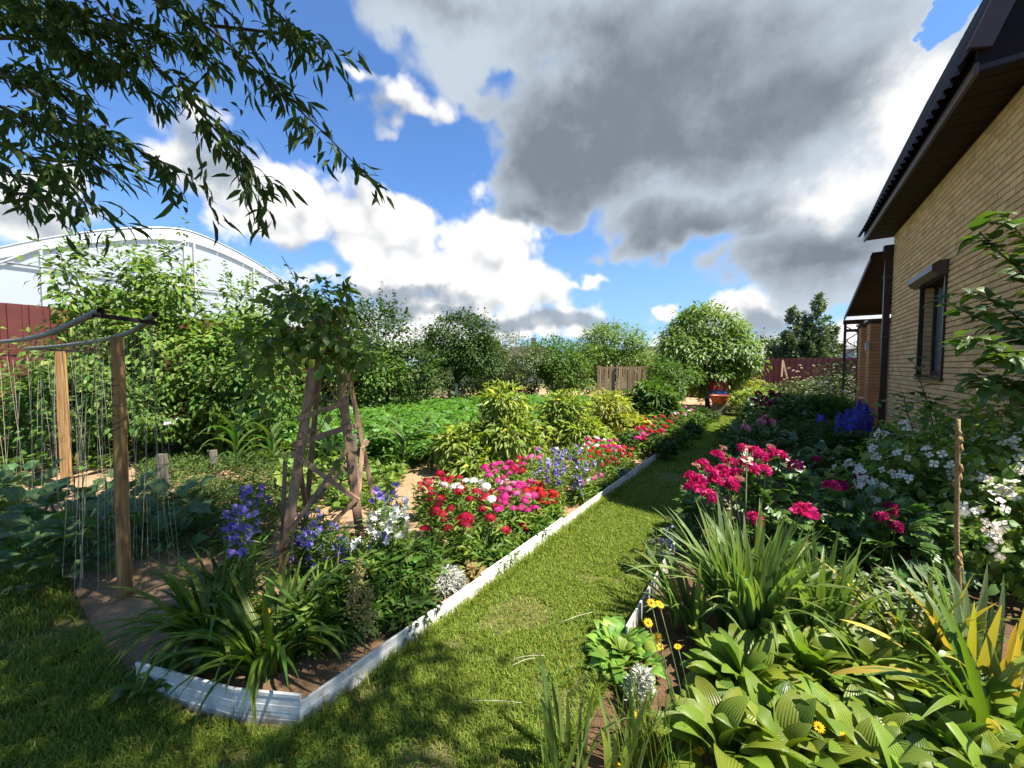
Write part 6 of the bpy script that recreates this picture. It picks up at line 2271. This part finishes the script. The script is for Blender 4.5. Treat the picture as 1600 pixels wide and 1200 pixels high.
# dried lily stalk
ds = thing('dried_stalk', 'tall dried golden stalk with withered pods in the right bed', 'dried stalk', at(1500, 925, 2.25) * arr([1, 1, 0]))
pts = curve([at(1500, 1040, 2.25), at(1499, 920, 2.25), at(1494, 830, 2.27), at(1496, 740, 2.25), at(1497, 655, 2.25)], 18)
pts[0][2] = 0.0
part('stalk', MB().tube(pts, np.linspace(.012, .010, 18), 8), M_drystem, ds)
for k in range(26):
    f = rng.uniform(.30, 1)
    i = int(f * 16)
    p = pts[i] + (pts[i + 1] - pts[i]) * rng.uniform(0, 1)
    a = rng.uniform(0, 2 * PI)
    L = rng.uniform(.035, .07)
    q = p + arr([math.cos(a) * .014, math.sin(a) * .014, L])
    part('pod', MB().tube([p, (p + q) / 2 + arr([math.cos(a), math.sin(a), 0]) * .006, q], [.006, .012, .003], 6), M_drystem, ds)

# variegated ground cover between the irises
ev = thing('euonymus', 'low white-edged shrub with pale leaves behind the hosta', 'shrub', G(1320, 965))
c = G(1320, 965)
n = 420
a, r = rng.uniform(0, 2 * PI, n), np.sqrt(rng.uniform(0, 1, n))
pos = c + np.stack([r * np.cos(a) * .55, r * np.sin(a) * .28, rng.uniform(.05, .26, n)], -1)
mt_ev = mat_leaf('variegated_leaf', (.38, .40, .24), (.10, .15, .05), .3)
leaf_parts(ev, 'leaf', LF_mo, mt_ev, pos, rnd_dirs(n, -.2, .6), np.tile(arr([0, 0, 1.]), (n, 1)) + jit(n, .4), .06 * rng.uniform(.7, 1.2, n), 200)


# ------------------------------------------------------------------ yellow daisies
def daisies(label, lst, r=.022):
    """lst: (px, py, distance, foot px, foot py)"""
    P = arr([at(q[0], q[1], q[2]) for q in lst])
    base = P.mean(0) * arr([1, 1, 0])
    o = thing('yellow_daisy', label, 'daisy', base, 'yellow daisies')
    n = len(P)
    up = nrm(np.tile(arr([0, -.45, .9]), (n, 1)) + jit(n, .35))
    d = np.cross(up, rng.normal(0, 1, (n, 3)))
    mesh_p, mesh_c = tpl_mesh('flower', DAISY, F_yel), tpl_mesh('centre', DISC, F_orng)
    R = frames(d, up)
    off = arr(wloc(o))
    for i in range(n):
        f = bpy.data.objects.new('flower', mesh_p)
        C.objects.link(f)
        f.parent = o
        M = Matrix.Identity(4)
        s = r * random.uniform(.85, 1.2)
        for a in range(3):
            for b in range(3):
                M[a][b] = R[i][a, b] * s
            M[a][3] = P[i][a] - off[a]
        f.matrix_basis = M
        c = bpy.data.objects.new('centre', mesh_c)
        C.objects.link(c)
        c.parent = f
        b0 = G(lst[i][3], lst[i][4])
        part('stem', MB().tube(curve([b0, (b0 + P[i]) / 2 + jit(1, .01)[0], P[i] - up[i] * .004], 7), .0022, 5), M_stem, o)


daisies('single yellow daisy among the daylily leaves', [(416, 957, 2.0, 425, 1040)], .024)
daisies('tall yellow daisies rising beside the violet clump', [(1018, 942, 1.75, 1075, 1180), (1031, 944, 1.74, 1085, 1190), (1013, 973, 1.78, 1070, 1150), (1028, 996, 1.7, 1078, 1185), (1032, 1010, 1.68, 1080, 1190), (1059, 1010, 1.66, 1098, 1200)], .020)
daisies('yellow daisies low at the bottom edge left of the hosta', [(995, 1118, 1.55, 1010, 1215), (992, 1134, 1.52, 1005, 1220), (1003, 1116, 1.56, 1015, 1215), (1036, 1132, 1.5, 1050, 1230), (1048, 1134, 1.5, 1055, 1230), (1033, 1142, 1.48, 1045, 1230), (1092, 1172, 1.45, 1095, 1260), (1042, 1198, 1.42, 1042, 1260), (965, 1195, 1.45, 965, 1260)], .021)
daisies('two yellow daisies in front of the hosta leaves', [(1280, 1136, 1.42, 1290, 1290), (1318, 1153, 1.40, 1325, 1300)], .024)
gb = thing('grass_tuft', 'long thin green blades among the yellow daisies', 'grass', G(1020, 1180))
n = 150
a = rng.uniform(0, 2 * PI, n)
pos = G(1015, 1190) + np.stack([rng.normal(0, .07, n), rng.normal(0, .07, n), 0 * a], -1)
leaf_parts(gb, 'blade', [leafgrid(5, p_strap(.014), 84, e, .3) for e in (60, 30, 75)], L_grass_s, pos, np.stack([np.cos(a), np.sin(a), 0 * a], -1), np.tile(arr([0, 0, 1.]), (n, 1)), rng.uniform(.16, .30, n), 150)
for i, (px, py, qx, qy) in enumerate(((878, 972, 925, 957), (800, 1030, 850, 1024), (728, 1096, 815, 1098), (835, 1028, 800, 1040))):
    a, b = G(px, py, .035), G(qx, qy, .045)
    tag(link('dry_grass_stalk', MB().tube(curve([a, (a + b) / 2 + arr([0, 0, .012]), b], 6), .0018, 4).mesh('dry_grass_stalk', M_string)), 'straw stalk lying on the lawn, %s' % ('nearest the violet clump', 'longest one in the middle of the path', 'closest to the camera', 'short one crossing another')[i], 'straw', 'straw stalks on the lawn')
